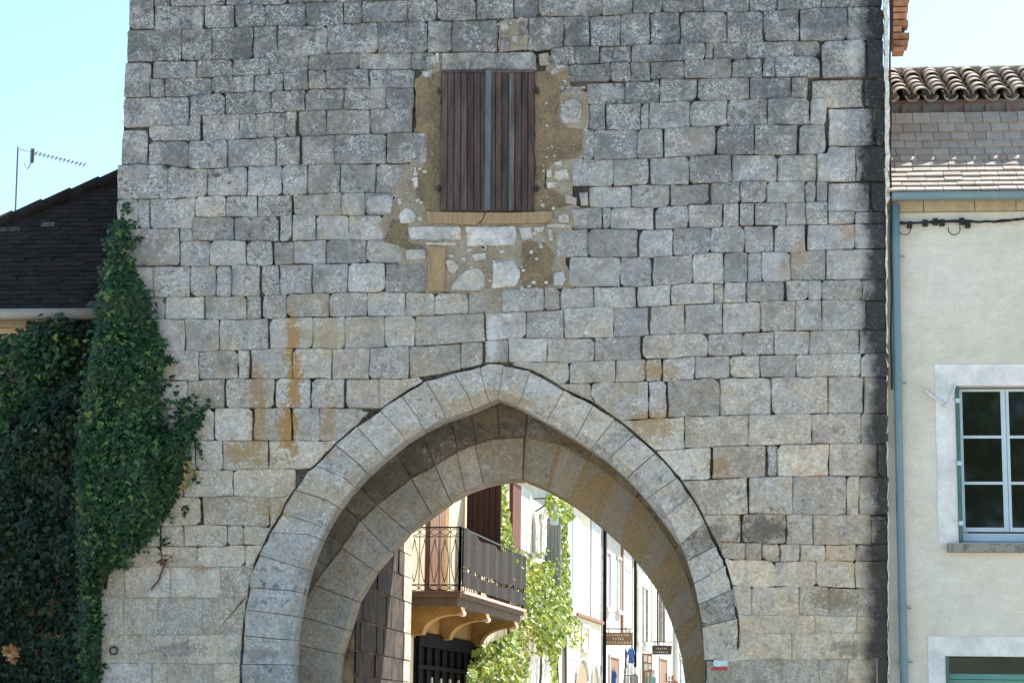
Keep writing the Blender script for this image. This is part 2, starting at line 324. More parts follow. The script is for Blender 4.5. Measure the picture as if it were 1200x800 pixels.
# blocks that break the coursing (pixel polygons), with brightness, warmth, dark, pale
X_ = [
 ([(153,-30),(181,-30),(181,35),(150,35)],1.0,.15,.8,.3), ([(146,73),(178,73),(176,114),(144,115)],1.05,.1,.5,.2), ([(143,151),(174,152),(173,193),(140,193)],.95,.15,.9,.5),
 ([(962,48),(1014,46),(1015,91),(962,92)],1.15,.05,.2,.1), ([(1015,46),(1036,46),(1036,91),(1016,91)],.9,.1,.6,.1), ([(1013,93),(1037,93),(1037,126),(1013,126)],.9,.1,.6,.1),
 ([(950,94),(1011,92),(1012,126),(950,126)],1.2,.45,.2,.2), ([(949,116),(950,127),(969,127),(969,146),(949,146)],1.1,.05,.3,.1), ([(970,127),(1024,126),(1024,171),(971,172)],1.25,.05,.15,.1), ([(1026,127),(1037,127),(1037,172),(1026,172)],.9,.1,.5,.1),
 ([(969,174),(1000,174),(1037,173),(1037,212),(1010,212),(1004,178),(969,180)],.9,.1,.5,.1),
 ([(970,214),(1020,213),(1019,248),(970,248)],1.1,.1,.3,.2), ([(1021,213),(1038,213),(1038,248),(1021,248)],.8,.1,.6,.1),
 ([(517,63),(629,60),(629,83),(517,84)],.95,.0,.3,.1),
 ([(663,116),(680,114),(683,130),(680,144),(660,146),(655,135)],1.15,.2,.2,.3), ([(655,112),(668,102),(683,101),(682,113)],1.1,.5,.3,.4),
 ([(650,200),(664,198),(668,210),(655,212),(649,208)],1.35,.3,.1,.8), ([(640,200),(646,199),(647,207),(641,208)],1.4,.2,.1,.8), ([(640,214),(652,213),(653,221),(642,222)],1.3,.2,.1,.6),
 ([(648,190),(659,189),(658,195),(650,195)],1.4,.2,.1,.8), ([(653,253),(662,249),(668,254),(667,262),(655,262)],1.3,.2,.2,.8), ([(679,226),(689,225),(689,241),(680,241)],1.1,.2,.3,.6),
 ([(660,226),(677,232),(676,240),(664,238)],1.1,.4,.3,.5), ([(668,244),(690,244),(689,266),(672,267)],1.15,.15,.3,.4),
 ([(477,265),(541,265),(542,282),(480,282)],1.25,.1,.2,.5), ([(497,284),(536,284),(535,288),(500,288)],1.35,.2,.1,.7), ([(545,265),(606,264),(605,289),(546,289)],1.42,.1,.1,.7),
 ([(608,266),(622,265),(626,280),(612,282)],1.3,.3,.2,.8), ([(625,266),(638,266),(637,272),(627,273)],1.4,.2,.1,.8), ([(641,268),(648,268),(648,282),(642,282)],1.3,.2,.2,.7), ([(641,262),(668,263),(667,267),(641,267)],1.35,.2,.2,.7),
 ([(475,293),(499,292),(499,303),(476,305)],1.2,.2,.3,.6), ([(522,305),(530,304),(539,313),(532,322),(525,318)],1.3,.3,.2,.8), ([(527,341),(529,334),(540,320),(555,312),(568,316),(569,341)],1.2,.1,.2,.3),
 ([(576,307),(602,303),(612,320),(605,337),(576,339)],1.32,.1,.1,.6), ([(648,319),(660,318),(664,327),(659,336),(649,334)],1.25,.2,.2,.6), ([(553,298),(568,296),(570,304),(556,306)],1.35,.2,.2,.8),
 ([(465,233),(471,232),(472,240),(466,241)],1.35,.2,.1,.8), ([(466,250),(472,244),(480,242),(488,252),(488,262),(468,263)],1.25,.2,.2,.7), ([(484,208),(490,207),(490,220),(485,221)],1.35,.2,.1,.9), ([(485,196),(488,196),(488,204),(485,204)],1.35,.2,.1,.9),
 ([(430,229),(458,228),(461,235),(458,250),(433,250),(428,240)],1.3,.0,.1,.3), ([(586,26),(596,25),(596,40),(587,40)],1.2,.4,.3,.6), ([(599,42),(607,40),(609,50),(601,52)],1.35,.3,.2,.9), ([(586,44),(596,43),(597,58),(587,59)],.95,.6,.4,.3), ([(608,27),(616,25),(617,40),(609,42)],.9,.6,.4,.3),
 ([(631,64),(643,62),(644,76),(632,77)],1.1,.6,.3,.5), ([(652,76),(664,76),(665,80),(653,82)],1.3,.2,.2,.8), ([(644,82),(652,80),(655,86),(646,88)],1.4,.2,.2,.9), ([(500,66),(512,65),(512,79),(500,80)],1.1,.2,.4,.4),
 ([(494,84),(508,83),(506,91),(496,91)],1.35,.2,.1,.8), ([(510,62),(515,62),(515,74),(511,74)],1.5,.3,.1,.8), ([(419,481),(432,482),(428,487),(419,492)],1.1,.2,.2,.3), ([(317,585),(332,586),(330,592),(320,613),(317,610)],1.2,.0,.2,.3),
 ([(188,612),(214,612),(214,616),(190,617)],1.1,.3,.2,.2),
]
# ---- outline curves of the front arch, in pixels
EXTR_L = [(280,1006),(281,815),(282,778),(284,744),(287,717),(291,690),(296,665),(303,650),(311,634),(316,622),(329,602),(333,590),(346,573),(357,555),(371,543),(393,520),(418,498),(445,480),(470,462),(498,446),(530,436),(562,429),(577,423)]
EXTR_R = [(590,427),(620,433),(637,441),(660,456),(695,472),(728,495),(750,513),(774,536),(794,558),(808,578),(820,598),(830,620),(840,638),(850,660),(856,682),(861,702),(866,738),(867,773)]
FACE_L = [(318,1006),(318,820),(322,778),(331,752),(336,730),(343,696),(347,670),(358,633),(372,603),(392,574),(412,552),(440,528),(462,507),(490,490),(518,476),(550,463),(577,456)]
FACE_R = [(600,463),(622,471),(650,486),(676,503),(700,520),(725,537),(757,566),(775,594),(789,618),(803,650),(813,683),(819,711),(823,736),(825,773)]
INN_L = [(342,1006),(342,830),(343,780),(345,740),(349,715),(355,690),(362,662),(375,630),(389,604),(408,577),(428,556),(450,536),(473,517),(496,503),(520,491),(555,479),(583,467)]
INN_R = [(602,474),(622,484),(656,503),(680,518),(710,538),(740,565),(760,588),(780,614),(794,634),(805,657),(814,684),(820,712),(824,736),(826,773)]
class Poly:                                                       # arc-length parametrised polyline in the xz plane
    def __init__(s, pts):
        s.p = [np.array(q, float) for q in pts]; d = [0.0]
        for a, b in zip(s.p, s.p[1:]): d.append(d[-1]+np.linalg.norm(b-a))
        s.d = np.array(d)
    def at(s, t):
        return np.array([np.interp(t, s.d, [q[0] for q in s.p]), np.interp(t, s.d, [q[1] for q in s.p])])
    def near(s, q):
        q = np.array(q, float); best = (1e9, 0)
        for i in range(len(s.p)-1):
            a, b = s.p[i], s.p[i+1]; ab = b-a; k = max(0, min(1, np.dot(q-a, ab)/max(1e-9, np.dot(ab, ab))))
            dd = np.linalg.norm(a+ab*k-q)
            if dd < best[0]: best = (dd, s.d[i]+k*np.linalg.norm(ab))
        return best[1]
def xz(pts, Y): return [(q.x, q.z) for q in PP(pts, Y)]
EX = Poly(EXTR_L+EXTR_R)
def in_poly(q, poly):
    x, y = q; c = False; j = len(poly)-1
    for i in range(len(poly)):
        xi, yi = poly[i]; xj, yj = poly[j]
        if (yi > y) != (yj > y) and x < (xj-xi)*(y-yi)/(yj-yi)+xi: c = not c
        j = i
    return c
ARCHPOLY = EXTR_L+EXTR_R+[(827,775),(827,1010),(280,1010)]
ARCHLINE = Poly(EXTR_L+EXTR_R+[(827,775),(827,1010)])
def push_out(q, gap):
    if not in_poly(q, ARCHPOLY):
        a = ARCHLINE.at(ARCHLINE.near(q)); d = np.array(q)-a; L = np.linalg.norm(d)
        return tuple(a+d/L*gap) if 1e-6 < L < gap else q
    a = ARCHLINE.at(ARCHLINE.near(q)); d = a-np.array(q); L = np.linalg.norm(d)
    return tuple(a+d/max(L,1e-6)*gap)
def poly_area(p):
    return abs(sum(p[i][0]*p[(i+1)%len(p)][1]-p[(i+1)%len(p)][0]*p[i][1] for i in range(len(p))))/2
def edge_pts(tab, x0, x1):
    e_ = 1.7 if x1-x0 > 6 else 0; pts = [(x0, interp(tab, x0+e_))] + [(a, b) for a, b in tab if x0+1 < a < x1-1] + [(x1, interp(tab, x1-e_))]
    return pts
CRACKS = [(350,150),(349,170),(352,178),(345,212),(343,242),(327,268),(320,296),(307,325),(306,338),(308,360),(314,392),(293,428),(322,462),(424,42),(785,228),(766,255),(748,284),(765,318),(749,346),(761,378),(753,410),(775,436),(782,470),
 (937,30),(881,32),(895,58),(962,75),(949,110),(970,140),(938,165),(884,195),(836,160),(778,168),(761,200),(239,22),(333,262),(404,425),(443,425),(297,497),(404,462),(219,427),(273,22),(832,225),(943,280),(907,275),(919,340),(858,330),(902,500),(834,545),(877,580),(898,540),(264,462),(235,600),(868,620),(342,500),(418,498),(222,125),(264,145),(236,158)]
def crack(mid, g):                                                # the joints that have opened into dark stepped cracks
    for x, y in CRACKS:
        if abs(mid[0]-x) < 4.5 and abs(mid[1]-y) < 17: return 1.35
    return g
def shrink(poly, g, gh=None):                                              # inset a polygon by g pixels towards its inside
    k = len(poly); out = []; A = sum(poly[i][0]*poly[(i+1)%k][1]-poly[(i+1)%k][0]*poly[i][1] for i in range(k)); sg = 1 if A > 0 else -1
    for i in range(k):
        p0, p1, p2 = np.array(poly[i-1]), np.array(poly[i]), np.array(poly[(i+1)%k])
        e1 = p1-p0; e2 = p2-p1; n1 = np.array((-e1[1], e1[0]))*sg/max(1e-6, np.linalg.norm(e1)); n2 = np.array((-e2[1], e2[0]))*sg/max(1e-6, np.linalg.norm(e2))
        if gh is not None:
            f1 = gh if abs(e1[0]) > abs(e1[1]) else crack((p0+p1)/2, g); f2 = gh if abs(e2[0]) > abs(e2[1]) else crack((p1+p2)/2, g)
            c1 = np.linalg.norm(n1+n2); out.append(tuple(p1+(n1*f1+n2*f2)*(.5 if c1 > 1.8 else 1.0))); continue
        nn = n1+n2; L = np.linalg.norm(nn)
        if L < .3: nn, L = n1, 1.0
        out.append(tuple(p1+nn/L*g*min(1.5, 1/max(.4, L/2))))
    return out
def densify(poly, step):
    out = []; k = len(poly)
    for i in range(k):
        a = np.array(poly[i]); b = np.array(poly[(i+1)%k]); L = np.linalg.norm(b-a); m = max(1, int(round(L/step)))
        for j in range(m): out.append((tuple(a+(b-a)*j/m), j == 0))
    return out
stones = []                                                       # (pixel polygon, tone, front y)
def warm_at(x, y):
    wv = np.clip((y-300)/330, 0, 1)*.62 + .14
    if x > 690: wv -= .10*np.clip((600-y)/300, 0, 1)
    if y < 330 and x > 660: wv -= .1
    return wv
def tone_at(x, y):
    b = .88 + .20*np.clip((y-60)/420, 0, 1)
    if y < 120: b -= .05
    if x < 330 and 100 < y < 440: b += .02
    b *= random.uniform(.76, 1.18)
    dk = np.clip(.85-(y-40)/900, .15, 1)*random.uniform(.35, 1.35)
    if x < 330 and y < 330: dk += .25
    pl = random.uniform(.15, .6) + (.35 if (x < 420 and y > 540) else 0) + (.2 if x < 360 else 0)
    return [float(b), float(np.clip(warm_at(x, y)+random.uniform(-.12, .14), 0, 1)), float(dk), float(pl)]
TWEAK = {(845,618):1.22,(990,192):1.25,(880,670):1.15,(930,671):1.12,(815,545):1.12,(232,430):.84,(190,428):.84,(248,395):.9,(240,462):.8,(895,618):.8,(250,534):1.15,(215,627):1.15,(905,580):1.1,(610,435):1.05,
         (860,155):.82,(830,95):.9,(740,185):.85,(700,10):.8,(690,72):.85,(560,45):.8,(465,45):.78,(400,175):.78,(330,68):.85,(290,50):.8,(540,85):1}
def add_stone(poly, tone=None, gap=None, jit=1.0, front=None):
    cx = sum(p[0] for p in poly)/len(poly); cy = sum(p[1] for p in poly)/len(poly)
    t = tone or tone_at(cx, cy)
    for (tx, ty), f in TWEAK.items():
        if abs(cx-tx) < 22 and abs(cy-ty) < 15: t[0] *= f; break
    low = cy > 655 or (cx < 330 and cy > 640)
    g_ = gap if gap is not None else (random.uniform(.3, .6) if low else random.choice((.1, .15, .25, .35, .5, .7)))
    pts = densify(poly, 13.0)
    raw = [q for q, c in pts]; crn = [c for q, c in pts]
    sh = shrink(raw, g_, g_ if gap is not None else random.choice((.05, .12, .2, .35)))
    out = []
    k = len(sh)
    for i, q in enumerate(sh):
        q = (q[0]+random.uniform(-1.0, 1.0)*jit, q[1]+random.uniform(-.85, .85)*jit)
        near_arch = 270 < q[0] < 880 and q[1] > 415
        if near_arch: q = push_out(q, 1.5 if q[0] > 600 else .9)
        if crn[i] and k > 5:                                      # worn corner: two points instead of one
            a = np.array(sh[i-1]); b = np.array(sh[(i+1) % k]); c = np.array(q); r = random.uniform(.6, 2.2) if random.random() < .82 else random.uniform(3, 6.5)
            for e in (a, b):
                d = e-c; L = np.linalg.norm(d)
                if L > 1e-3:
                    w_ = tuple(c+d/L*min(r, L*.4)); out.append(push_out(w_, 1.5) if near_arch else w_)
        else: out.append(q)
    o2 = [out[0]]
    for q in out[1:]:
        if math.hypot(q[0]-o2[-1][0], q[1]-o2[-1][1]) > .8: o2.append(q)
    if len(o2) < 4 or poly_area(o2) < 14: return
    fr = front if front is not None else (random.uniform(-.006, .006) if low else random.uniform(-.024, .012))
    stones.append((o2, t, fr, low))
top = TOP0
for ci, (bed, runs) in enumerate(C):
    for run in runs:
        for x0, x1 in zip(run, run[1:]):
            a = edge_pts(top, x0, x1); b = edge_pts(bed, x0, x1)
            sk = random.uniform(-1.2, 1.2)
            poly = a + [(x+(sk if 0 < i < len(b)-1 else 0), y) for i, (x, y) in enumerate(b[::-1])]
            cx = (x0+x1)/2; cy = (a[0][1]+b[0][1]+a[-1][1]+b[-1][1])/4
            corners = [a[0], a[-1], b[-1], b[0], (cx, cy)]
            if cy > 415 and sum(in_poly(q, ARCHPOLY) for q in corners) >= 4: continue
            if any(min(abs(x-x0) for x, yy in q_[0]) < 0 for q_ in X_): continue
            add_stone(poly)
    top = bed
for poly, b_, wm_, dk_, pl_ in X_:
    small = poly_area(poly) < 350
    add_stone(poly, [b_*1.02, wm_, dk_, pl_], gap=.3 if small else .8, jit=.8, front=-.02 if (small or (425 < poly[0][0] < 692 and 86 < poly[0][1] < 345)) else None)
# courses above the frame of the photograph
y0 = -28
while y0 > -250:
    hh = random.uniform(28, 40); x = interp(XL, -80)+2
    while x < 1028:
        x1 = min(1034, x+random.uniform(34, 66));  x1 = 1034 if x1 > 1012 else x1
        sl_ = lambda q: -.016*(q-140)
        add_stone([(x, y0-hh+sl_(x)), (x1, y0-hh+sl_(x1)), (x1, y0+sl_(x1)), (x, y0+sl_(x))]); x = x1
    y0 -= hh
def stone_geo(mb, st, tones):
    poly, t, fr, low = st
    if len(mb.v) and False: pass
    ring = [P(x, y, 0.0) for x, y in poly]; k = len(ring)
    cx = sum(p.x for p in ring)/k; cz = sum(p.z for p in ring)/k
    tx, tz = random.uniform(-.02, .02), random.uniform(-.03, .03)
    if low: tx *= .25; tz *= .25
    b = .004 if low else random.uniform(.007, .014)
    v = []
    for p in ring: v.append((p.x, .16, p.z))
    for p in ring: v.append((p.x, fr+b*1.1+tx*(p.x-cx)+tz*(p.z-cz), p.z))
    for p in ring:
        dx, dz = p.x-cx, p.z-cz; L = math.hypot(dx, dz); s_ = max(.5, 1-b*1.35/max(L, .02))
        v.append((cx+dx*s_, fr+tx*dx+tz*dz, cz+dz*s_))
    fs = [(i, (i+1) % k, k+(i+1) % k, k+i) for i in range(k)] + [(k+i, k+(i+1) % k, 2*k+(i+1) % k, 2*k+i) for i in range(k)] + [tuple(2*k+i for i in range(k))]
    mb.add(v, fs); tones += [t]*len(v)
vis = [(poly_area(s[0]) if max(q[1] for q in s[0]) > 0 and min(q[1] for q in s[0]) < 800 else 0, i) for i, s in enumerate(stones)]
vis.sort(reverse=True)
big = {i for a, i in vis[:300]}
rest = MB(); rt = []
for i, st in enumerate(stones):
    if i in big:
        m_ = MB(); t_ = []; stone_geo(m_, st, t_); m_.build('stone', M['stone'], tower, tone=t_)
    else: stone_geo(rest, st, rt)
rest.build('small_stones', M['stone'], tower, tone=rt, kind='stuff')

# ---- wall core behind the blocks: front slab with the arch cut out
def outline_xz(pts, Y): return [(q.x, q.z) for q in PP(pts, Y)]
xl0, xr0 = P(114, 900).x+.012, P(1040, 900).x-.012
HT = 12.4
def u_slab(mb, inner, y0_, y1_, xl_fn, xr_fn, ztop, m=0, z0=0.0):
    # U-shaped wall: outline minus an arch given as a list of (x, z) from left foot over the apex to the right foot; built as strips
    L = [p for p in inner]
    vsA = []
    xa = L[0][0]; xb = L[-1][0]
    ka = max(range(len(L)), key=lambda i: L[i][1])
    def strip(pts, xf):
        for (x0, z0_), (x1, z1_) in zip(pts, pts[1:]):
            if z1_-z0_ < 1e-5: continue
            c = [(x0,y0_,z0_),(xf(z0_),y0_,z0_),(xf(z1_),y0_,z1_),(x1,y0_,z1_)]
            mb.add(c+[(a,y1_,b) for a, _, b in c], [(0,1,2,3),(4,7,6,5),(0,3,7,4),(1,5,6,2)], m)
    strip(L[:ka+1], xl_fn); strip(L[ka:][::-1], xr_fn)
    za = L[ka][1]
    c = [(xl_fn(za),y0_,za),(xr_fn(za),y0_,za),(xr_fn(ztop),y0_,ztop),(xl_fn(ztop),y0_,ztop)]
    mb.add(c+[(a,y1_,b) for a, _, b in c], [(0,1,2,3),(4,7,6,5),(3,2,6,7),(1,5,6,2),(0,3,7,4),(0,4,5,1)], m)
zl = [P(b, a).z for a, b in XL][::-1]; xlv = [P(b, a).x for a, b in XL][::-1]
zr = [P(b, a).z for a, b in XR][::-1]; xrv = [P(b, a).x for a, b in XR][::-1]
XLf = lambda z: float(np.interp(z, zl, xlv))+.02
XRf = lambda z: float(np.interp(z, zr, xrv))-.02
inner_w = outline_xz([(318,1030)]+FACE_L[1:]+FACE_R+[(826,1030)], 0)
mono = []
for x, z in inner_w: mono.append((x + (-.01 if x < 0 else .01), max(0.0, z+.02)))
mono[0] = (mono[0][0], 0.0); mono[-1] = (mono[-1][0], 0.0)
core = MB(); u_slab(core, mono, .045, .45, XLf, XRf, HT)
core.build('wall_core', M['mortar'], tower)
# the wall above the portcullis slot, the inner wall with the lower arch, side walls and the top
INR = [(392,1030),(393,830),(395,770),(406,735),(416,703),(437,667),(456,645),(478,620),(505,601),(527,585),(546,574),(568,566),(592,561),(614,561),(643,573),(670,589),(700,612),(728,637),(748,659),(765,682),(780,712),(792,742),(800,775),(805,815),(806,1030)]
IEX = [(345,1030),(346,830),(347,770),(349,735),(354,705),(372,675),(402,637),(421,609),(441,590),(481,559),(509,544),(537,527),(558,518),(585,512),(616,511),(657,519),(690,538),(718,558),(745,582),(770,610),(790,642),(808,680),(820,720),(828,760),(830,800),(830,1030)]
YI = 1.25
ir = outline_xz(INR, YI); ie = outline_xz(IEX, YI)
ir2 = [(x+(-.02 if x < ir[12][0] else .02), max(0, z+.02)) for x, z in ir]; ir2[0] = (ir2[0][0], 0); ir2[-1] = (ir2[-1][0], 0)
inner = MB(); u_slab(inner, ir2, YI+.03, YI+.55, XLf, XRf, HT-.01)
PASS_L = P(478, 760, 6.4).x; PASS_R = 3.2; PZ = 6.3
inner.box((xl0+.05, YI+.55, 0), (PASS_L, 6.4, HT-.02)); inner.box((PASS_R, YI+.55, 0), (xr0-.05, 6.4, HT-.02)); inner.box((PASS_L, YI+.55, PZ), (PASS_R, 6.4, HT-.02))
inner.box((xl0+.05, .45, 0), (P(330, 900, .5).x, YI+.03, HT-.015)); inner.box((P(850, 900, .5).x, .45, 0), (xr0-.05, YI+.03, HT-.015)); inner.box((P(330,900,.5).x, .45, 6.6), (P(850,900,.5).x, YI+.03, HT-.015))
M['inner'] = plain('brown_passage_stone', (.17, .12, .08), .95, .45, 3.5, .04, c2=(.33, .23, .14))  # two mottled browns for the inner wall and passage shell
M['passage'] = plain('shade_toned_passage_blocks', (.030, .021, .017), .95, .5, 4, .02, c2=(.06, .042, .03), rnd=.4)  # near-black: the shade of the passage is put into the colour
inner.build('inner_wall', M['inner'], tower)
# far left jamb: sunlit strip painted as pale blocks, passage shade as near-black ones
z = 0.0; pb = []
while z < PZ:
    h_ = random.uniform(.30, .46); d0 = 6.4
    m_ = MB(); yb = 6.4-random.uniform(.45, .9)
    m_.box((PASS_L-.25, yb+.008, z+.008), (PASS_L+.035+random.uniform(-.008,.012), 6.415, min(PZ, z+h_)-.008)); m_.build('jamb_stone', M['stone'], tower, tone=[1.25, .4, .1, .3])
    yy = yb
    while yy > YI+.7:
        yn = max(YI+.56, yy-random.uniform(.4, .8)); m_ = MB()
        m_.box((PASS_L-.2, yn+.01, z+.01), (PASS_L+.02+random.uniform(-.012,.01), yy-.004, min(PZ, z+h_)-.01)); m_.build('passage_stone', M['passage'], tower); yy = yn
    z += h_
# ---- voussoirs of both arches
def vouss(par, name, ext, face, inn, joints, Yf, ych, yback, tonef, gap=.0035, nsub=3):
    E, Fc, I = Poly(xz(ext, Yf)), Poly(xz(face, Yf)), Poly(xz(inn, ych))
    tt = []
    for o, f in joints:
        eo = P(*o, Yf); ef = P(*f, Yf); fi = P(*f, ych); a = E.near((eo.x, eo.z)); b = Fc.near((ef.x, ef.z)); tt.append((a, b, I.near((fi.x, fi.z))))
    for j, ((a0, b0, c0), (a1, b1, c1)) in enumerate(zip(tt, tt[1:])):
        if min(a1-a0, b1-b0) < .03: continue
        fr = Yf+random.uniform(-.014, .008); rows = []; t = tonef(j)
        g1 = gap(j) if callable(gap) else gap; ga, gb = g1*random.uniform(.7, 1.6), g1*random.uniform(.7, 1.3)
        for q in range(nsub+1):
            k_ = q/nsub
            a = a0+ga+(a1-a0-ga-gb)*k_; b = b0+ga+(b1-b0-ga-gb)*k_; c = c0+ga*.8+(c1-c0-ga*.8-gb*.8)*k_
            e, f, i_ = E.at(a), Fc.at(b), I.at(c)
            dv = (e-f)/max(1e-6, np.linalg.norm(e-f)); e2 = e-dv*.014; jo = random.uniform(-.014, .012)
            rows.append([(e2[0]+dv[0]*jo, yback if yback < .3 else Yf+.2, e2[1]+dv[1]*jo), (e2[0]+dv[0]*jo, fr+.012, e2[1]+dv[1]*jo), (e2[0]-dv[0]*.014, fr, e2[1]-dv[1]*.014), (f[0]+dv[0]*.006, fr, f[1]+dv[1]*.006), (i_[0], ych+random.uniform(-.006, .006), i_[1]), (i_[0], yback, i_[1])])
        m_ = MB(); v = [p for r in rows for p in r]; kk = 6; fs = []
        for q in range(nsub):
            for i in range(kk-1): fs.append((q*kk+i, q*kk+i+1, (q+1)*kk+i+1, (q+1)*kk+i))
        fs.append(tuple(range(kk))); fs.append(tuple(nsub*kk+i for i in range(kk)))
        m_.add(v, fs); m_.build(name, M['stone'], par, tone=t)
ring_o = MB(); 
outer = bpy.data.objects.new('outer_arch', None); COL.objects.link(outer); outer.parent = tower; WLOC[outer] = Vector((0,0,0))
innr = bpy.data.objects.new('inner_arch', None); COL.objects.link(innr); innr.parent = tower; WLOC[innr] = Vector((0,0,0))
JO = [((280,1006),(318,1006)),((280,950),(318,950)),((280,905),(318,905)),((280,860),(318,860)),((281,815),(318,818)),((282,778),(322,778)),((284,744),(332,749)),((287,714),(340,721)),((292,688),(344,692)),((303,650),(352,665)),((316,624),(362,626)),((329,601),(366,612)),((346,574),(384,586)),((370,547),(404,560)),((393,521),(422,545)),((418,500),(443,527)),((445,481),(468,505)),((470,463),(490,490)),((499,446),(518,477)),((531,437),(549,464)),((562,429),(569,459)),
      ((590,427),(585,459)),((621,434),(611,467)),((661,457),(646,484)),((696,473),(679,505)),((720,491),(698,519)),((744,509),(718,533)),((768,531),(742,553)),((794,559),(766,578)),((809,581),(781,604)),((826,612),(798,637)),((840,639),(806,657)),((850,662),(813,684)),((858,690),(818,708)),((864,724),(823,734)),((867,773),(825,773))]
def to(j):
    x = JO[j][0][0]; y = JO[j][0][1]
    t = [1.16*random.uniform(.92, 1.1), .30+.2*max(0, (y-560)/200)+random.uniform(-.15,.12), .5*random.uniform(.3, 1.6), .4]
    if x < 345 and 640 < y: t[1] = .08; t[0] *= .95
    if j in (31, 32): t[0] = 1.3
    if j in (30, 33): t = [.8, .5, .9, .4]
    if j == 34: t[0] = 1.3
    return t
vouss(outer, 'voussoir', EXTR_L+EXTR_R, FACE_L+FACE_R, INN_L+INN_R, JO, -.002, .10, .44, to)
JI = [((345,1030),(392,1030)),((346,900),(392,900)),((346,850),(393,850)),((347,800),(394,805)),((349,755),(395,765)),((354,722),(408,738)),((366,684),(416,703)),((400,641),(437,667)),((421,609),(456,645)),((441,591),(476,621)),((481,559),(505,601)),((509,544),(527,585)),((535,528),(545,575)),((556,519),(567,567)),
      ((614,511),(612,561)),((657,520),(643,573)),((690,540),(669,589)),((718,558),(700,612)),((745,582),(728,637)),((770,610),(748,660)),((788,640),(765,682)),((806,676),(780,712)),((820,720),(792,742)),((828,765),(800,775)),((830,830),(805,830)),((830,1030),(806,1030))]
def ti(j):
    x = JI[j][0][0]
    return [1.12*random.uniform(.85, 1.15) if x < 560 else 1.1*random.uniform(.85,1.1), .45+random.uniform(-.1,.15), .5*random.random(), .2]
INRc = [(x, y) for x, y in INR]
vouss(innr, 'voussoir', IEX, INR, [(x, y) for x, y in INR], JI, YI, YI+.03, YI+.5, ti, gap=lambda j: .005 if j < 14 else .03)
rr_ = [(x, y) for x, y in IEX[14:]]; qq_ = [(x, y) for x, y in INR[13:]]
a_ = [P(x, y, YI) for x, y in rr_]; b_ = [P(x, y, YI) for x, y in qq_]; m_ = MB()
k_ = 24; A_ = Poly([(p.x, p.z) for p in a_]); B_ = Poly([(p.x, p.z) for p in b_])
for i in range(k_):
    c_ = [A_.at(A_.d[-1]*i/k_), A_.at(A_.d[-1]*(i+1)/k_), B_.at(B_.d[-1]*(i+1)/k_), B_.at(B_.d[-1]*i/k_)]
    m_.prism([(q[0], YI+random.uniform(-.004, .004), q[1]) for q in c_], (0, .5, 0))
m_.build('ochre_pointing', mortar_material('arch_ochre', (.48, .32, .17), (.40, .29, .18)), innr)
spx = []
for x, y in IEX:
    dx, dy = x-598, min(0, y-760); L_ = math.hypot(dx, dy); spx.append((x+dx/L_*46, y+dy/L_*46))
vouss(innr, 'spandrel_stone', spx, IEX, IEX, [(spx[i], IEX[i]) for i in range(3, len(IEX)-3, 1)], YI+.004, YI+.012, YI+.3, lambda j: [.50*random.uniform(.7, 1.3), .8, .9, .1], gap=.007)

# ---- mortar brought flush: rubble zone round the window, pointing of the lower courses
def slab(name, poly, yf, yb, mat, par=tower, jit=1.5, step=9):
    pts = [(x+random.uniform(-jit, jit), y+random.uniform(-jit, jit)) for (x, y), c in densify(poly, step)]
    m_ = MB(); a = [P(x, y, 0) for x, y in pts]; m_.prism([(p.x, yf, p.z) for p in a], (0, yb-yf, 0)); 
    o = m_.build(name, mat, par); 
    bm = bmesh.new(); bm.from_mesh(o.data); bmesh.ops.triangulate(bm, faces=[f for f in bm.faces if len(f.verts) > 4]); bm.to_mesh(o.data); bm.free(); return o
slab('mortar_patch', [(456,228),(500,160),(488,95),(517,62),(517,250),(640,250),(640,62),(668,78),(668,100),(690,110),(690,150),(684,185),(672,200),(672,240),(690,245),(672,268),(662,300),(672,337),(590,345),(590,368),(568,370),(566,345),(500,342),(470,310),(450,285),(446,262),(450,246)], .004, .10, M['rubble_mortar'])
slab('mortar_patch', [(584,24),(618,22),(618,58),(584,61)], .006, .10, M['rubble_mortar'])
slab('render_patch', [(487,92),(517,84),(517,250),(500,250),(498,240),(489,236),(488,215),(492,200),(499,190),(503,168),(501,158),(487,155)], -.010, .10, M['ochre'])
slab('render_patch', [(627,86),(640,84),(650,90),(666,80),(667,94),(656,110),(653,140),(668,150),(682,153),(683,180),(668,187),(648,190),(640,198),(638,222),(652,224),(668,240),(652,246),(642,252),(627,250)], -.010, .10, M['ochre'])
slab('render_patch', [(612,284),(640,284),(649,298),(646,330),(634,338),(614,336),(608,318),(614,306)], -.008, .10, M['ochre'])
slab('render_patch', [(460,256),(478,262),(478,284),(500,290),(500,300),(470,290),(450,284),(456,268)], -.006, .10, M['ochre'], jit=1)
for poly in ([(500,249),(568,250),(566,258),(556,264),(502,262)], [(570,250),(648,249),(646,258),(640,262),(564,263)]):
    slab('sill_board', poly, -.035, .09, M['bare_wood'], jit=.4, step=30)
slab('oak_stud', [(503,290),(522,290),(521,341),(501,341)], -.022, .09, M['bare_wood'], jit=.4, step=20)
slab('flush_pointing', [(113,1004),(117,664),(240,660),(297,663),(290,694),(286,718),(283,745),(280,780),(279,1004)], .011, .10, M['flush'], jit=1)
slab('flush_pointing', [(854,690),(1036,690),(1036,1004),(829,1004),(828,774),(866,774),(866,720)], .011, .10, M['flush'], jit=1)
peb = MB()
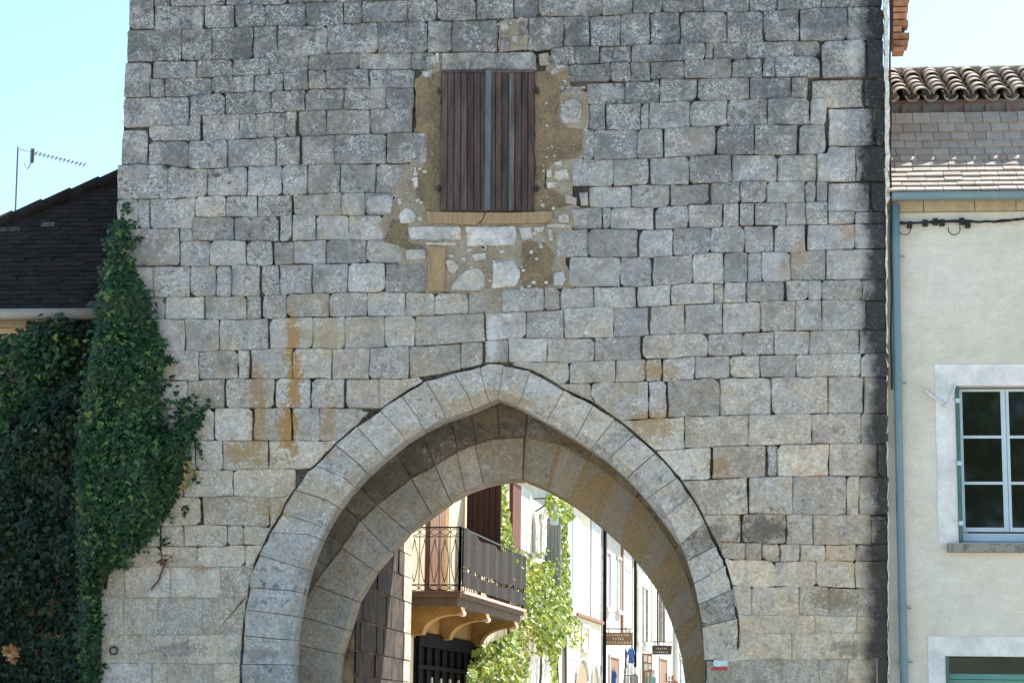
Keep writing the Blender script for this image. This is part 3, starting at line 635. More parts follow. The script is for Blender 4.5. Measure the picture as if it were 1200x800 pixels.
for zone, nn_ in (([(640,60),(668,80),(668,255),(640,265),(630,240),(640,120)], 26), ([(500,286),(640,266),(650,300),(645,338),(570,342),(500,340)], 40), ([(460,230),(498,190),(498,262),(470,264)], 16), ([(584,24),(618,22),(618,60),(584,61)], 10), ([(655,95),(690,100),(690,160),(655,150)], 10)):
    cnt = 0
    while cnt < nn_:
        x = random.uniform(min(p[0] for p in zone), max(p[0] for p in zone)); y = random.uniform(min(p[1] for p in zone), max(p[1] for p in zone))
        if not in_poly((x, y), zone): continue
        r = random.uniform(1.2, 3.4); pts = []
        for a in range(7):
            q = P(x+r*math.cos(a*.9)*random.uniform(.8, 1.5), y+r*math.sin(a*.9)*random.uniform(.6, 1), 0); pts.append(q)
        c_ = P(x, y, 0); peb.add([(p.x, .01, p.z) for p in pts]+[(c_.x+(p.x-c_.x)*.7, -.018, c_.z+(p.z-c_.z)*.7) for p in pts], [(i, (i+1) % 7, 7+(i+1) % 7, 7+i) for i in range(7)]+[tuple(range(7, 14))]); cnt += 1
peb.build('pinning_stones', M['stone'], tower, tone=[1.4, .2, .1, .9], kind='stuff')
# ---- white lime flashing along the right-hand edge and the toothed brick corner above the neighbour's roof
fl = MB(); ys = list(range(-90, 1006, 7))
prof = []
for y in ys:
    x = 1036.5+4.0*(y/600.0) if y < 600 else 1041.0
    wd = random.uniform(3.5, 5.5) if y < 235 else (random.uniform(.3, 2.2) if y < 430 else random.uniform(.2, 1.2))
    jx = random.uniform(-.8, .8); prof.append((P(x-.5+jx, y), P(x+wd+jx, y), random.uniform(-.03, 0)))
for (a, b, d), (a2, b2, d2) in zip(prof, prof[1:]):
    fl.add([(a.x,d,a.z),(b.x,d+.012,b.z),(b2.x,d2+.012,b2.z),(a2.x,d2,a2.z),(a.x,.12,a.z),(b.x,.12,b.z),(b2.x,.12,b2.z),(a2.x,.12,a2.z)], [(0,1,2,3),(1,5,6,2),(0,3,7,4)])
fl.build('lime_flashing', M['limewash'], tower)
M['brick'] = plain('old_brick', (.36, .15, .09), .9, .35, 9, .012, c2=(.45, .24, .14), rnd=.3)
tooth = bpy.data.objects.new('brick_toothing', None); COL.objects.link(tooth); tooth.parent = tower; WLOC[tooth] = Vector((0,0,0))
y = -60
while y < 62:
    hh = random.uniform(6.5, 8.5); ln = random.uniform(14, 20) if not (33 < y+hh/2 < 41) else 8
    if y > 52: ln *= .8
    a = P(1046.5, y+hh-.9, .55); b = P(1048+ln, y+.4, .55); m_ = MB(); m_.box((a.x, .5+random.uniform(-.02,.02), a.z), (b.x, .72, b.z)); m_.build('brick', M['brick'], tooth); y += hh
a = P(1046, 52, .6); b = P(1058, -70, .6); m_ = MB(); m_.box((a.x, .62, a.z), (b.x, .9, b.z)); m_.build('brick_core', M['mortar'], tooth)
# ---- shutters of the upper window
M['shutter'] = plain('weathered_brown_paint', (.060, .042, .039), .8, .28, 1.6, .005, c2=(.095, .066, .06), stretch=(9, 9, 1), rnd=.3)
M['shutter_grey'] = plain('bleached_board', (.10, .10, .11), .8, .35, 2.2, .004, c2=(.15, .145, .15), stretch=(9, 9, 1), rnd=.15)
for k, (xa, xb, npl) in enumerate(((518, 571, 7), (573.5, 627, 7))):
    fr = MB(); 
    A = [P(xa, 84.5), P(xb, 83.5), P(xb-(.8 if k else -.6)*1, 248), P(xa-(1.6 if k == 0 else .2), 248.5)]
    fr.prism([(p.x, -.028, p.z) for p in A], (0, .02, 0)); par_ = fr.build('window_shutter', M['shutter'], tower)
    for j in range(npl):
        m_ = MB(); f0, f1 = j/npl, (j+1)/npl
        tl = A[0].lerp(A[1], f0); tr = A[0].lerp(A[1], f1); bl = A[3].lerp(A[2], f0); b_r = A[3].lerp(A[2], f1); g_ = .0065; dy = random.uniform(-.004, .004)
        c = [(bl.x+g_,-.052+dy,bl.z+.012),(b_r.x-g_,-.052+dy,b_r.z+.012),(b_r.x-g_,-.026,b_r.z+.012),(bl.x+g_,-.026,bl.z+.012),(tl.x+g_,-.052+dy,tl.z-.035),(tr.x-g_,-.052+dy,tr.z-.035),(tr.x-g_,-.026,tr.z-.035),(tl.x+g_,-.026,tl.z-.035)]
        m_.hexa(c); m_.build('plank', M['shutter_grey'] if (k == 1 and j == 3) else M['shutter'], par_)
    m_ = MB(); t0, t1 = A[0], A[1]; m_.box((t0.x, -.056, t0.z-.03), (t1.x, -.026, t0.z+.004)); m_.build('top_rail', M['shutter'], par_)
    hx = 518 if k == 0 else 627; 
    for hy in (108, 222):
        m_ = MB(); q = P(hx, hy); s_ = -1 if k == 0 else 1
        m_.box((q.x-.015, -.066, q.z-.02), (q.x+.02*s_+(.03 if s_ > 0 else -.03), -.03, q.z+.02)); m_.tube([(q.x+.03*s_, -.05, q.z-.05), (q.x+.03*s_, -.05, q.z+.04)], .012, 6); m_.build('hinge', M['black_iron'], par_)
m_ = MB(); a, b = P(568.5, 248), P(576.5, 84); m_.hexa([(a.x,-.075,a.z),(P(575,248).x,-.075,a.z),(P(575,248).x,-.05,a.z),(a.x,-.05,a.z),(P(570,84).x,-.075,b.z),(b.x,-.075,b.z),(b.x,-.05,b.z),(P(570,84).x,-.05,b.z)]); m_.build('cover_strip', plain('blue_grey_strip', (.10, .12, .15), .7, .3, 2.5, .003, stretch=(6,6,1)), tower)
m_ = MB(); a, b = P(515, 252), P(630, 80); m_.box((a.x, -.006, a.z+.03), (b.x, .10, b.z-.03)); m_.build('window_frame', M['shutter'], tower)
# ---- mooring ring and painted trail mark
m_ = MB(); q = P(134, 762); m_.tube([(q.x+.045*math.cos(a*math.pi/8), -.03, q.z+.045*math.sin(a*math.pi/8)) for a in range(17)], .009, 6); m_.tube([(q.x, .05, q.z+.045), (q.x, -.04, q.z+.045)], .012, 6)
tag(m_.build('iron_ring', M['black_iron']), 'small black iron ring fixed to the pale stones beside the ivy', 'iron ring')
mk = thing('trail_mark', P(844, 777), 'painted white and red trail mark on the right of the archway', 'trail mark')
pw = plain('white_trail_paint', (.62, .68, .72), .8, .25, 30, .002); pr = plain('red_trail_paint', (.50, .07, .06), .8, .25, 30, .002)
for poly, mat, nm in (([(836,773),(853,773),(853,780),(836,780)], pw, 'white_bar'), ([(834,782),(853,781.5),(852,785),(834,784)], pr, 'red_bar')):
    m_ = MB(); pts = [(x+random.uniform(-.5,.5), y+random.uniform(-.4,.4)) for (x, y), c in densify(poly, 4)]; a = [P(x, y, 0) for x, y in pts]
    m_.prism([(p.x, -.014, p.z) for p in a], (0, .012, 0)); m_.build(nm, mat, mk)
# ================================================================== THE HOUSE ON THE RIGHT
YR = 0.14
rb = P(1120, 1000, YR); rb.z = 0
rhouse = thing('plastered_house', rb, 'cream plastered house with pale blue window and tiled roof right of the tower', 'house')
def plaster_material():
    s = NT('cream_plaster'); q = s.pos(); n1 = s.noise(q, .8, 5, .6); n2 = s.noise(q, 5, 5, .65); n3 = s.noise(q, 55, 3, .7); st = s.noise(s.scale(q, (5.5, 5.5, .45)), 1.6, 5, .65)
    tr = s.noise(s.scale(q, (1.0, 1.0, 2.4)), 3.0, 4, .6, 1.5)
    col = s.mix(s.ss(n1, .35, .65), (.56, .53, .45), (.61, .59, .53)); col = s.mulc(col, s.lin(n2, .25, .75, .91, 1.08)); col = s.mulc(col, s.lin(tr, .3, .7, .95, 1.05)); col = s.mulc(col, s.lin(n3, .25, .75, .90, 1.10))
    col = s.mix(s.math('MULTIPLY', s.ss(st, .57, .74), s.ss(n2, .45, .65, 0, .7)), col, (.44, .415, .345))
    s.bump(s.math('ADD', s.math('ADD', n2, tr), s.math('MULTIPLY', n3, .35)), .012, .8); return s.done(col, .92, spec=.15)
M['plaster'] = plaster_material()
M['band'] = plain('white_limewash_band', (.60, .61, .62), .9, .14, 4, .008, c2=(.66, .66, .66))
M['pale_blue'] = plain('pale_blue_paint', (.44, .54, .62), .5, .08, 6, .001)
M['green_paint'] = plain('green_blue_paint', (.055, .14, .135), .55, .25, 7, .002)
M['sill'] = plain('lichened_sill', (.36, .34, .30), .95, .5, 14, .02, c2=(.11, .105, .095))
M['cornice'] = plain('buff_cornice', (.38, .30, .19), .9, .25, 6, .01)
gm = NT('dark_window_glass'); gm.done((.006, .008, .007), .04, spec=.5); M['glass'] = gm.m
M['rtile'] = plain('flat_clay_tile', (.40, .355, .30), .88, .25, 5, .006, c2=(.28, .225, .19), rnd=.14)
M['canal'] = plain('canal_clay_tile', (.36, .33, .28), .9, .5, 9, .014, c2=(.19, .14, .11), rnd=.3)
M['ruin'] = plain('grey_wall_top', (.17, .16, .155), .92, .35, 5, .02, c2=(.13, .08, .075))
XE = P(1330, 400, YR).x; XS = P(1034, 400, YR).x
ow = (P(1119, 452, YR), P(1290, 636, YR)); lw = (P(1108, 768, YR), P(1330, 990, YR))
zt = P(1100, 249, YR).z
m_ = MB()
for (a, b) in (((XS, 0), (lw[0].x, zt)), ((lw[0].x, 0), (lw[1].x, lw[1].z)), ((lw[0].x, lw[0].z), (ow[0].x, zt)), ((ow[0].x, lw[0].z), (XE, ow[1].z)), ((ow[0].x, ow[0].z), (XE, zt)), ((ow[1].x, ow[1].z), (XE, ow[0].z))):
    m_.box((a[0], YR, a[1]), (b[0], YR+.32, b[1]))
m_.box((XS, YR+.32, 0), (XS+.4, 6, zt)); m_.box((XE-.4, YR+.33, 0), (XE, 6, zt)); m_.box((XS+.4, 5.7, 0), (XE-.4, 6, zt))
m_.build('wall', M['plaster'], rhouse)
def frame_band(name, x0, x1, z0, z1, ix0, ix1, iz0, iz1):         # limewashed surround on the face of the wall
    m = MB(); y0, y1 = YR-.006, YR+.002
    m.box((x0, y0, z0), (ix0, y1, z1)); m.box((ix1, y0, z0), (x1, y1, z1)); m.box((ix0, y0, iz1), (ix1, y1, z1))
    if iz0 > z0: m.box((ix0, y0, z0), (ix1, y1, iz0))
    return m.build(name, M['band'], rhouse)
b0, b1 = P(1095, 427, YR), P(1320, 637, YR)
frame_band('window_surround', b0.x, b1.x, b1.z, b0.z, ow[0].x, ow[1].x, b1.z, ow[0].z)
b0, b1 = P(1087, 745, YR), P(1345, 990, YR)
frame_band('window_surround', b0.x, b1.x, 0.3, b0.z, lw[0].x, lw[1].x, 0.3, lw[0].z)
# upper window
yw = YR+.17
win = MB(); xa, za, xb, zb = ow[0].x, ow[0].z, ow[1].x, ow[1].z
win.box((xa+.06, yw, zb), (xa+.12, yw+.06, za-.05)); win.box((xb-.06, yw, zb), (xb, yw+.06, za-.05)); win.box((xa+.12, yw+.002, za-.11), (xb-.06, yw+.06, za-.05)); win.box((xa+.12, yw+.002, zb), (xb-.06, yw+.06, zb+.05))
wo = win.build('window', M['pale_blue'], rhouse)
px = lambda x: P(x, 545, yw).x; pz = lambda y: P(1160, y, yw).z
for (sx0, sx1) in ((px(1126), px(1180)), (px(1180.6), px(1236))):
    s_ = MB(); e = .055
    s_.box((sx0, yw-.02, pz(623)), (sx0+e*.6, yw-.001, pz(456))); s_.box((sx1-e, yw-.02, pz(623)), (sx1, yw-.001, pz(456)))
    s_.box((sx0+e*.6, yw-.019, pz(456)-.03), (sx1-e, yw-.001, pz(456))); s_.box((sx0+e*.6, yw-.019, pz(623)), (sx1-e, yw-.001, pz(623)+.05))
    for yy in (512, 566): s_.box((sx0+e*.6, yw-.018, pz(yy)-.016), (sx1-e, yw-.002, pz(yy)+.016))
    so = s_.build('sash', M['pale_blue'], wo)
    for ya, yb in ((458, 510), (514, 564), (568, 619)):
        m = MB(); m.box((sx0+.025, yw-.010, pz(yb)), (sx1-.045, yw-.004, pz(ya))); m.build('pane', M['glass'], wo)
m_ = MB(); m_.box((xa+.02, YR+.30, zb), (xb, YR+.31, za)); m_.build('dark_interior', plain('dark_room', (.02, .02, .02)), wo)
m_ = MB(); m_.box((px(1126), yw-.032, pz(634)), (xb-.06, yw-.001, pz(625))); m_.build('weather_bar', M['pale_blue'], wo)
sh = MB(); x0 = xa+.004
sh.box((x0, YR-.03, zb+.01), (x0+.035, YR+.16, za-.01)); so = sh.build('folded_shutter', M['green_paint'], rhouse)
for zz in (za-.18, (za+zb)/2, zb+.22):
    m = MB(); m.box((x0-.004, YR-.05, zz-.025), (x0+.045, YR-.03, zz+.025)); m.build('hinge', M['pale_blue'], so)
m_ = MB(); a, b = P(1110, 637, YR), P(1320, 648, YR); m_.box((a.x, YR-.11, b.z), (XE-.3, YR+.12, a.z)); m_.build('window_sill', M['sill'], rhouse)
m_ = MB(); q = [P(1084, 458, YR), P(1108, 476, YR), P(1113, 470, YR), P(1119, 452, YR)]
m_.tube([(q[0].x, YR-.03, q[0].z), (q[1].x-.03, YR-.05, q[1].z+.02)], .016, 6); m_.tube([(q[1].x, YR+.01, q[1].z), (q[1].x, YR-.07, q[1].z)], .022, 8); m_.tube([(q[1].x, YR-.05, q[1].z), (q[2].x, YR-.05, q[2].z), (q[3].x, YR-.04, q[3].z)], .012, 6)
m_.build('shutter_stay', plain('white_iron', (.6, .6, .6), .5), rhouse)
# lower window with its green shutter lowered
xa, za, xb, zb = lw[0].x, lw[0].z, lw[1].x, lw[1].z
m_ = MB(); m_.box((xa, YR+.29, zb), (xb, YR+.31, za)); lo = m_.build('lower_window', M['glass'], rhouse)
m_ = MB(); m_.box((xa+.004, YR-.02, zb), (xa+.035, YR+.2, za-.005)); m_.build('folded_shutter', M['green_paint'], rhouse)
m_ = MB(); z9 = P(1150, 789, YR).z; m_.box((xa+.05, YR+.1, z9-.06), (xb, YR+.16, z9)); m_.box((xa+.05, YR+.12, zb), (xb, YR+.15, z9-.065)); m_.build('blind', plain('green_blind', (.10, .25, .22), .6, .12, 6), lo)
# cornice stones, gutter and downpipe
x = XS+.06
while x < XE:
    L = random.uniform(.34, .62); m = MB(); m.box((x, YR-.05, zt+.004), (min(XE, x+L-.008), YR+.3, P(1100, 236, YR).z)); m.build('cornice_stone', M['cornice'], rhouse); x += L
zg = P(1100, 233, YR-.16).z
g = MB(); nseg = 10; xs0, xs1 = P(1045, 233, YR-.16).x, XE
for r, rev in ((.075, 0), (.068, 1)):
    pts = [(-math.cos(math.pi*i/nseg)*r, -math.sin(math.pi*i/nseg)*r*.9) for i in range(nseg+1)]
    v = [(xs0, YR-.16+a, zg+.05+b) for a, b in pts]+[(xs1, YR-.16+a, zg+.05+b) for a, b in pts]
    g.add(v, [(i, i+1, nseg+2+i, nseg+1+i) for i in range(nseg)])
g.add([(xs0, YR-.235, zg+.05), (xs1, YR-.235, zg+.05), (xs1, YR-.235, zg+.068), (xs0, YR-.235, zg+.068)], [(0,1,2,3)])
g.add([(xs0, YR-.16-math.cos(math.pi*i/nseg)*.075, zg+.05-math.sin(math.pi*i/nseg)*.068) for i in range(nseg+1)], [tuple(range(nseg+1))])
g.build('gutter', M['zinc'], rhouse, fixn=False)
pp = [P(1049.5, 240, YR-.1), P(1050, 300, YR-.1), P(1053, 500, YR-.1), P(1056, 640, YR-.1), P(1059, 775, YR-.1)]
m_ = MB(); m_.tube([(p.x, YR-.09, p.z) for p in pp]+[(pp[-1].x+.02, YR-.09, 0)], .047, 12); dp = m_.build('downpipe', M['zinc'], rhouse, smooth=True)
for yy, rr in ((448, .052), (712, .052), (775, .056), (300, .052)):
    i = np.interp(yy, [240, 300, 500, 640, 775], [p.x for p in pp]); zz = P(1055, yy, YR-.09).z
    m = MB(); m.tube([(i, YR-.09, zz-.03), (i, YR-.09, zz+.03)], rr, 12); m.tube([(i+.02, YR-.09, zz), (i+.10, YR-.05, zz)], .012, 6); m.build('pipe_collar', M['zinc'], dp)
# lower roof of flat tiles, flared towards the gutter
def flat_tile(w_, l_, t_):
    m = MB(); m.hexa([(0,0,0),(w_,0,0),(w_,l_,.0),(0,l_,0),(0,0,t_),(w_,0,t_),(w_,l_,t_*.6),(0,l_,t_*.6)]); return m
mes = []
for k in range(4):
    mb_ = flat_tile(random.uniform(.207, .213), .2, random.uniform(.020, .026)); o = mb_.build('tile', M['rtile']); mes.append(o.data); bpy.data.objects.remove(o)
roof = bpy.data.objects.new('tiled_roof', None); COL.objects.link(roof); roof.parent = rhouse; WLOC[roof] = WLOC[rhouse]
ry, rz = YR-.17, P(1100, 226, YR-.17).z; xr0_ = P(1046, 180, YR+.4).x
rowa = [35, 35, 36, 37, 38, 40, 43, 47, 52, 56, 59, 61]; profile = []
for i, a in enumerate(rowa):
    a = math.radians(a); profile.append((ry, rz, a)); ry += .158*math.cos(a); rz += .158*math.sin(a)
for i, (ty, tz, a) in enumerate(profile):
    x = xr0_ - random.uniform(.02, .2)
    while x < XE:
        if x > xr0_-.02 or True:
            R_ = Matrix.Rotation(a-.085, 4, 'X') @ Matrix.Rotation(random.uniform(-.006, .006), 4, 'Y')
            if x >= xr0_-.25: inst('tile', random.choice(mes), roof, Matrix.Translation((x, ty, tz+.022+random.uniform(-.004, .004))) @ R_)
        x += .216
m_ = MB()
for (a, b, c), (a2, b2, c2) in zip(profile, profile[1:]+[(ry, rz, 0)]): m_.add([(xr0_-.05, a, b), (XE, a, b), (XE, a2, b2), (xr0_-.05, a2, b2)], [(0,1,2,3)])
m_.build('roof_deck', M['ruin'], rhouse)
# grey wall strip over it, and the canal-tile roof of the rear range
zc = rz+.20
m_ = MB(); m_.box((xr0_-.06, ry+.12, rz-.3), (XE, ry+.4, zc))
x = xr0_+.2
while x < XE: m_.box((x, ry+.08, rz+.03), (x+.06, ry+.13, zc-.02)); x += .26
m_.build('upper_wall', M['ruin'], rhouse)
def canal(L, r0, r1, t, conv=1):
    m = MB(); k = 8; rows = []
    for (yy, r) in ((0, r0), (L, r1)):
        for rr in (r, r-t):
            rows.append([(math.cos(math.pi*i/k)*rr, yy, conv*math.sin(math.pi*i/k)*rr*.8) for i in range(k+1)])
    v = [p for r in rows for p in r]; n_ = k+1; fs = []
    for i in range(k):
        fs += [(i, i+1, 2*n_+i+1, 2*n_+i), (n_+i, 3*n_+i, 3*n_+i+1, n_+i+1), (i, n_+i, n_+i+1, i+1)]
    fs += [(0, 2*n_, 3*n_, n_), (k, n_+k, 3*n_+k, 2*n_+k)]
    m.add(v, fs); return m
o = canal(.42, .105, .085, .016, 1).build('cover_tile', M['canal'], smooth=False); mc = o.data; bpy.data.objects.remove(o)
o = canal(.42, .09, .105, .016, -1).build('pan_tile', M['canal'], smooth=False); mp = o.data; bpy.data.objects.remove(o)
croof = bpy.data.objects.new('canal_tile_roof', None); COL.objects.link(croof); croof.parent = rhouse; WLOC[croof] = WLOC[rhouse]
ca = math.radians(27); ey, ez = ry+.05, zc+.03
x = xr0_+.07
while x < XE:
    for j in range(6):
        d = j*.29; yy, zz = ey+d*math.cos(ca), ez+d*math.sin(ca)
        jx = random.uniform(-.012, .012)
        R_ = Matrix.Rotation(ca-.06, 4, 'X') @ Matrix.Rotation(random.uniform(-.05, .05), 4, 'Z')
        inst('pan_tile', mp, croof, Matrix.Translation((x+jx, yy-.02, zz+.05)) @ R_)
        inst('cover_tile', mc, croof, Matrix.Translation((x+.125+jx, yy, zz+.075+random.uniform(-.01, .01))) @ R_)
    x += .25
m_ = MB(); cy, cz = ey+1.75*math.cos(ca), ez+1.75*math.sin(ca)
m_.add([(xr0_-.02, ey+.1, ez+.03), (XE, ey+.1, ez+.03), (XE, cy, cz), (xr0_-.02, cy, cz)], [(0,1,2,3)])
m_.add([(xr0_-.02, cy, cz), (XE, cy, cz), (XE, cy+3, cz-1.4), (xr0_-.02, cy+3, cz-1.4)], [(0,1,2,3)]); m_.build('roof_deck', M['ruin'], rhouse)
x = xr0_
while x < XE:
    m = MB(); m.tube([(x, cy+.03, cz+.04), (x+.36, cy+.03, cz+.055)], .10, 10); m.build('ridge_tile', M['canal'], rhouse, smooth=False); x += .34
# cables: bundle along the facade, and the one that drops down beside the tower
m_ = MB(); rs = random.Random(3)
for k in range(4):
    pts = []; x = 1048
    while x < 1330:
        p = P(x, 259+5*math.exp(-((x-1075)/26)**2)+2.0*math.sin(x*.045)-(x-1048)*.010+rs.uniform(-1.3, 1.3), YR-.05); pts.append((p.x, YR-.05+rs.uniform(-.015, .015), p.z)); x += 9
    m_.tube(pts, .011, 6)
for x in (1066, 1084, 1096, 1104, 1127, 1134): 
    p = P(x, 262+rs.uniform(-4, 5), YR-.06); m_.box((p.x-.03, YR-.09, p.z-.04), (p.x+.03, YR-.02, p.z+.035))
for x in (1060, 1118):
    p = P(x, 264, YR-.05); m_.tube([(p.x+.07*math.cos(a*.5), YR-.06, p.z-.05+.07*math.sin(a*.5)) for a in range(-7, 2)], .006, 5)
tag(m_.build('cable_bundle', M['cable']), 'black cable bundle with junction clips strung under the gutter of the cream house', 'cable')
m_ = MB(); m_.tube([(P(1043.2+.004*y+.5*math.sin(y*.06), y).x, .03, P(1043, y).z) for y in range(-90, 470, 14)], .013, 6)
tag(m_.build('drop_cable', M['cable']), 'thin black cable running straight down the right edge of the tower', 'cable')

# ================================================================== THE HOUSE ON THE LEFT
YL = 1.1
lb = P(40, 1000, YL); lb.z = 0
lhouse = thing('ivy_clad_house', lb, 'low house with dark tiled roof left of the tower, its wall under ivy', 'house')
M['lwall'] = plain('buff_plaster', (.52, .39, .24), .92, .15, 1.5, .01)
M['ltile'] = plain('dark_roof_tile', (.030, .022, .020), .95, .5, 9, .012, c2=(.012, .010, .010), rnd=.35)  # near-black brown, tone varied from tile to tile
M['lpale'] = plain('lichened_tile', (.16, .155, .16), .95, .5, 20, .012, c2=(.03, .026, .025), rnd=.4)
X0L, X1L = P(-150, 400, YL).x, P(126, 400, YL).x
zgl = P(60, 370, YL).z
m_ = MB(); m_.box((X0L, YL, 0), (X1L, YL+.4, zgl)); m_.box((X0L, YL+.41, 0), (X0L+.4, 8, zgl)); m_.box((X1L-.4, YL+.41, 0), (X1L, 8, zgl)); m_.build('wall', M['lwall'], lhouse)
# roof plane: eave along x, hip rising from left to right
al = math.radians(47)
eY, eZ = YL-.22, P(60, 364, YL-.22).z
def onroof(px_, py_):
    d = ray(px_, py_); nrm = Vector((0, -math.sin(al), math.cos(al))); o = Vector((0, eY, eZ)); t = (o-EYE).dot(nrm)/d.dot(nrm); return EYE+d*t
h0, h1 = onroof(-80, 297), onroof(142, 209)
def hipz(x): return h0.z+(h1.z-h0.z)*(x-h0.x)/(h1.x-h0.x)
def hipy(z): return eY+(z-eZ)/math.tan(al)
lroof = bpy.data.objects.new('tiled_roof', None); COL.objects.link(lroof); lroof.parent = lhouse; WLOC[lroof] = WLOC[lhouse]
mes = []
for k in range(3):
    o = flat_tile(random.uniform(.172, .18), .15, random.uniform(.016, .026)).build('tile', M['ltile']); mes.append(o.data); bpy.data.objects.remove(o)
o = flat_tile(.176, .15, .03).build('tile', M['lpale']); mpale = o.data; bpy.data.objects.remove(o)
xend = P(136.5, 300, eY+.8).x; i = 0; cnt = 0; restt = MB(); cand = []
while True:
    d = i*.105; ty, tz = eY+d*math.cos(al), eZ+d*math.sin(al)
    if tz > h1.z: break
    x = X0L+(i % 2)*.09
    while x < xend:
        if tz+.05 < hipz(x+.09): cand.append((x+random.uniform(-.008, .008), ty, tz+.02+random.uniform(-.006, .006)))
        x += .18
    i += 1
cand.sort(key=lambda c: -c[0])
for c in cand[:300]:
    Mx = Matrix.Translation(c) @ Matrix.Rotation(al-.09+random.uniform(-.03, .03), 4, 'X') @ Matrix.Rotation(random.uniform(-.03, .03), 4, 'Y')
    inst('tile', mpale if random.random() < .015 else random.choice(mes), lroof, Mx)
for c in cand[300:]:
    Mx = Matrix.Translation(c) @ Matrix.Rotation(al-.09, 4, 'X'); t = flat_tile(.176, .15, .02); restt.add([Mx @ v for v in t.v], t.f)
if cand[300:]: restt.build('far_tiles', M['ltile'], lroof, kind='stuff')
m_ = MB(); A = Vector((X0L, eY, eZ)); B = Vector((xend, eY, eZ)); c1 = Vector((xend, hipy(hipz(xend)), hipz(xend))); c0 = Vector((X0L, hipy(hipz(X0L)), hipz(X0L)))
m_.add([A, B, c1, c0], [(0,1,2,3)]); m_.add([c0, c1, c1+Vector((0,3,-2.5)), c0+Vector((0,3,-2.5))], [(0,1,2,3)]); m_.build('roof_deck', M['ltile'], lhouse)
L = (c1-c0).length; k = int(L/.42)
for j in range(k+1):
    a = c0.lerp(c1, j/k); b = c0.lerp(c1, min(1, (j+1.12)/k)); up = Vector((0, -.01, .02+.03*1))
    m = MB(); m.tube([a+up*.4, b+up*1.3], [.10, .085], 10); m.build('hip_tile', M['ltile'], lhouse)
g = MB(); zg = P(60, 368, YL-.3).z; xs0, xs1 = X0L, P(121, 366, YL-.3).x
g.tube([(xs0, YL-.30, zg), (xs1, YL-.30, zg)], .075, 12); g.build('gutter', M['zinc_pale'], lhouse, smooth=True)
m_ = MB(); m_.box((X0L, YL-.06, zgl-.16), (X1L-.02, YL-.002, zgl-.03)); m_.build('eave_board', M['cornice'], lhouse)
# television aerial on that roof
ya = 3.0
an = thing('television_aerial', P(17, 275, ya), 'thin metal television aerial standing on the dark tiled roof', 'aerial')
M['alu'] = plain('dull_aluminium', (.16, .16, .17), .5, .15, 8, metal=.6)
p0, p1 = P(16, 300, ya), P(21, 172, ya); m_ = MB(); m_.tube([p0, p1], .012, 8); m_.build('mast', M['alu'], an)
b0, b1 = P(20, 174, ya-.1), P(99, 193, ya+.6); m_ = MB(); m_.tube([b0, b1], .008, 6); m_.build('boom', M['alu'], an)
for k in range(13):
    q = b0.lerp(b1, .28+.72*k/12); h_ = .04; m = MB(); dv = Vector((.45, -.35, .5)).normalized(); m.tube([q-dv*h_, q+dv*h_], .007, 5); m.build('element', M['alu'], an)
m_ = MB(); q = P(38, 181, ya); m_.tube([q+Vector((0,0,.08)), q+Vector((0,0,-.12))], .03, 6); m_.tube([q+Vector((0,0,-.1)), q+Vector((-.08,.05,-.2)), q+Vector((-.12,.03,-.12))], .008, 5); m_.build('dipole', M['alu'], an)

# ================================================================== IVY AND VINES
IVY = np.array([(0,0),(.34,-.16),(.5,.14),(.22,.28),(.0,.72),(-.22,.28),(-.5,.14),(-.34,-.16)], float)
VIN = np.array([(0,0),(.3,.02),(.42,.38),(.16,.52),(0,.95),(-.16,.52),(-.42,.38),(-.3,.02)], float)
def leaves(name, mat, parent, C_, N_, size, tmpl=IVY, kind='stuff', label=None, droop=.5):
    k = len(C_); C_ = np.array(C_); N_ = np.array(N_); size = np.array(size)
    N_ /= np.linalg.norm(N_, axis=1)[:, None]
    dn = np.tile(np.array([0, 0, -1.0]), (k, 1)) + rng.normal(0, droop, (k, 3))
    U = dn - N_*np.sum(dn*N_, 1)[:, None]; U /= np.linalg.norm(U, axis=1)[:, None]; W = np.cross(U, N_)
    n_ = len(tmpl); V = np.zeros((k, n_, 3))
    for i, (a, b) in enumerate(tmpl):
        fold = -abs(a)*.35 - b*b*.12
        V[:, i] = C_ + size[:, None]*(W*a + U*(b-.3) + N_*fold)
    fs = [(0,1,2,3), (0,3,4), (0,4,5), (0,5,6,7)]
    faces = [tuple(j*n_+q for q in f) for j in range(k) for f in fs]
    me = bpy.data.meshes.new(name); o0 = WLOC.get(parent, Vector((0,0,0))) if parent else Vector((0,0,0))
    me.from_pydata((V.reshape(-1, 3)-np.array(o0)).tolist(), [], faces); me.materials.append(mat)
    o = bpy.data.objects.new(name, me); COL.objects.link(o); WLOC[o] = o0
    if parent: o.parent = parent
    if kind: o['kind'] = kind
    if label: o['label'] = label
    return o
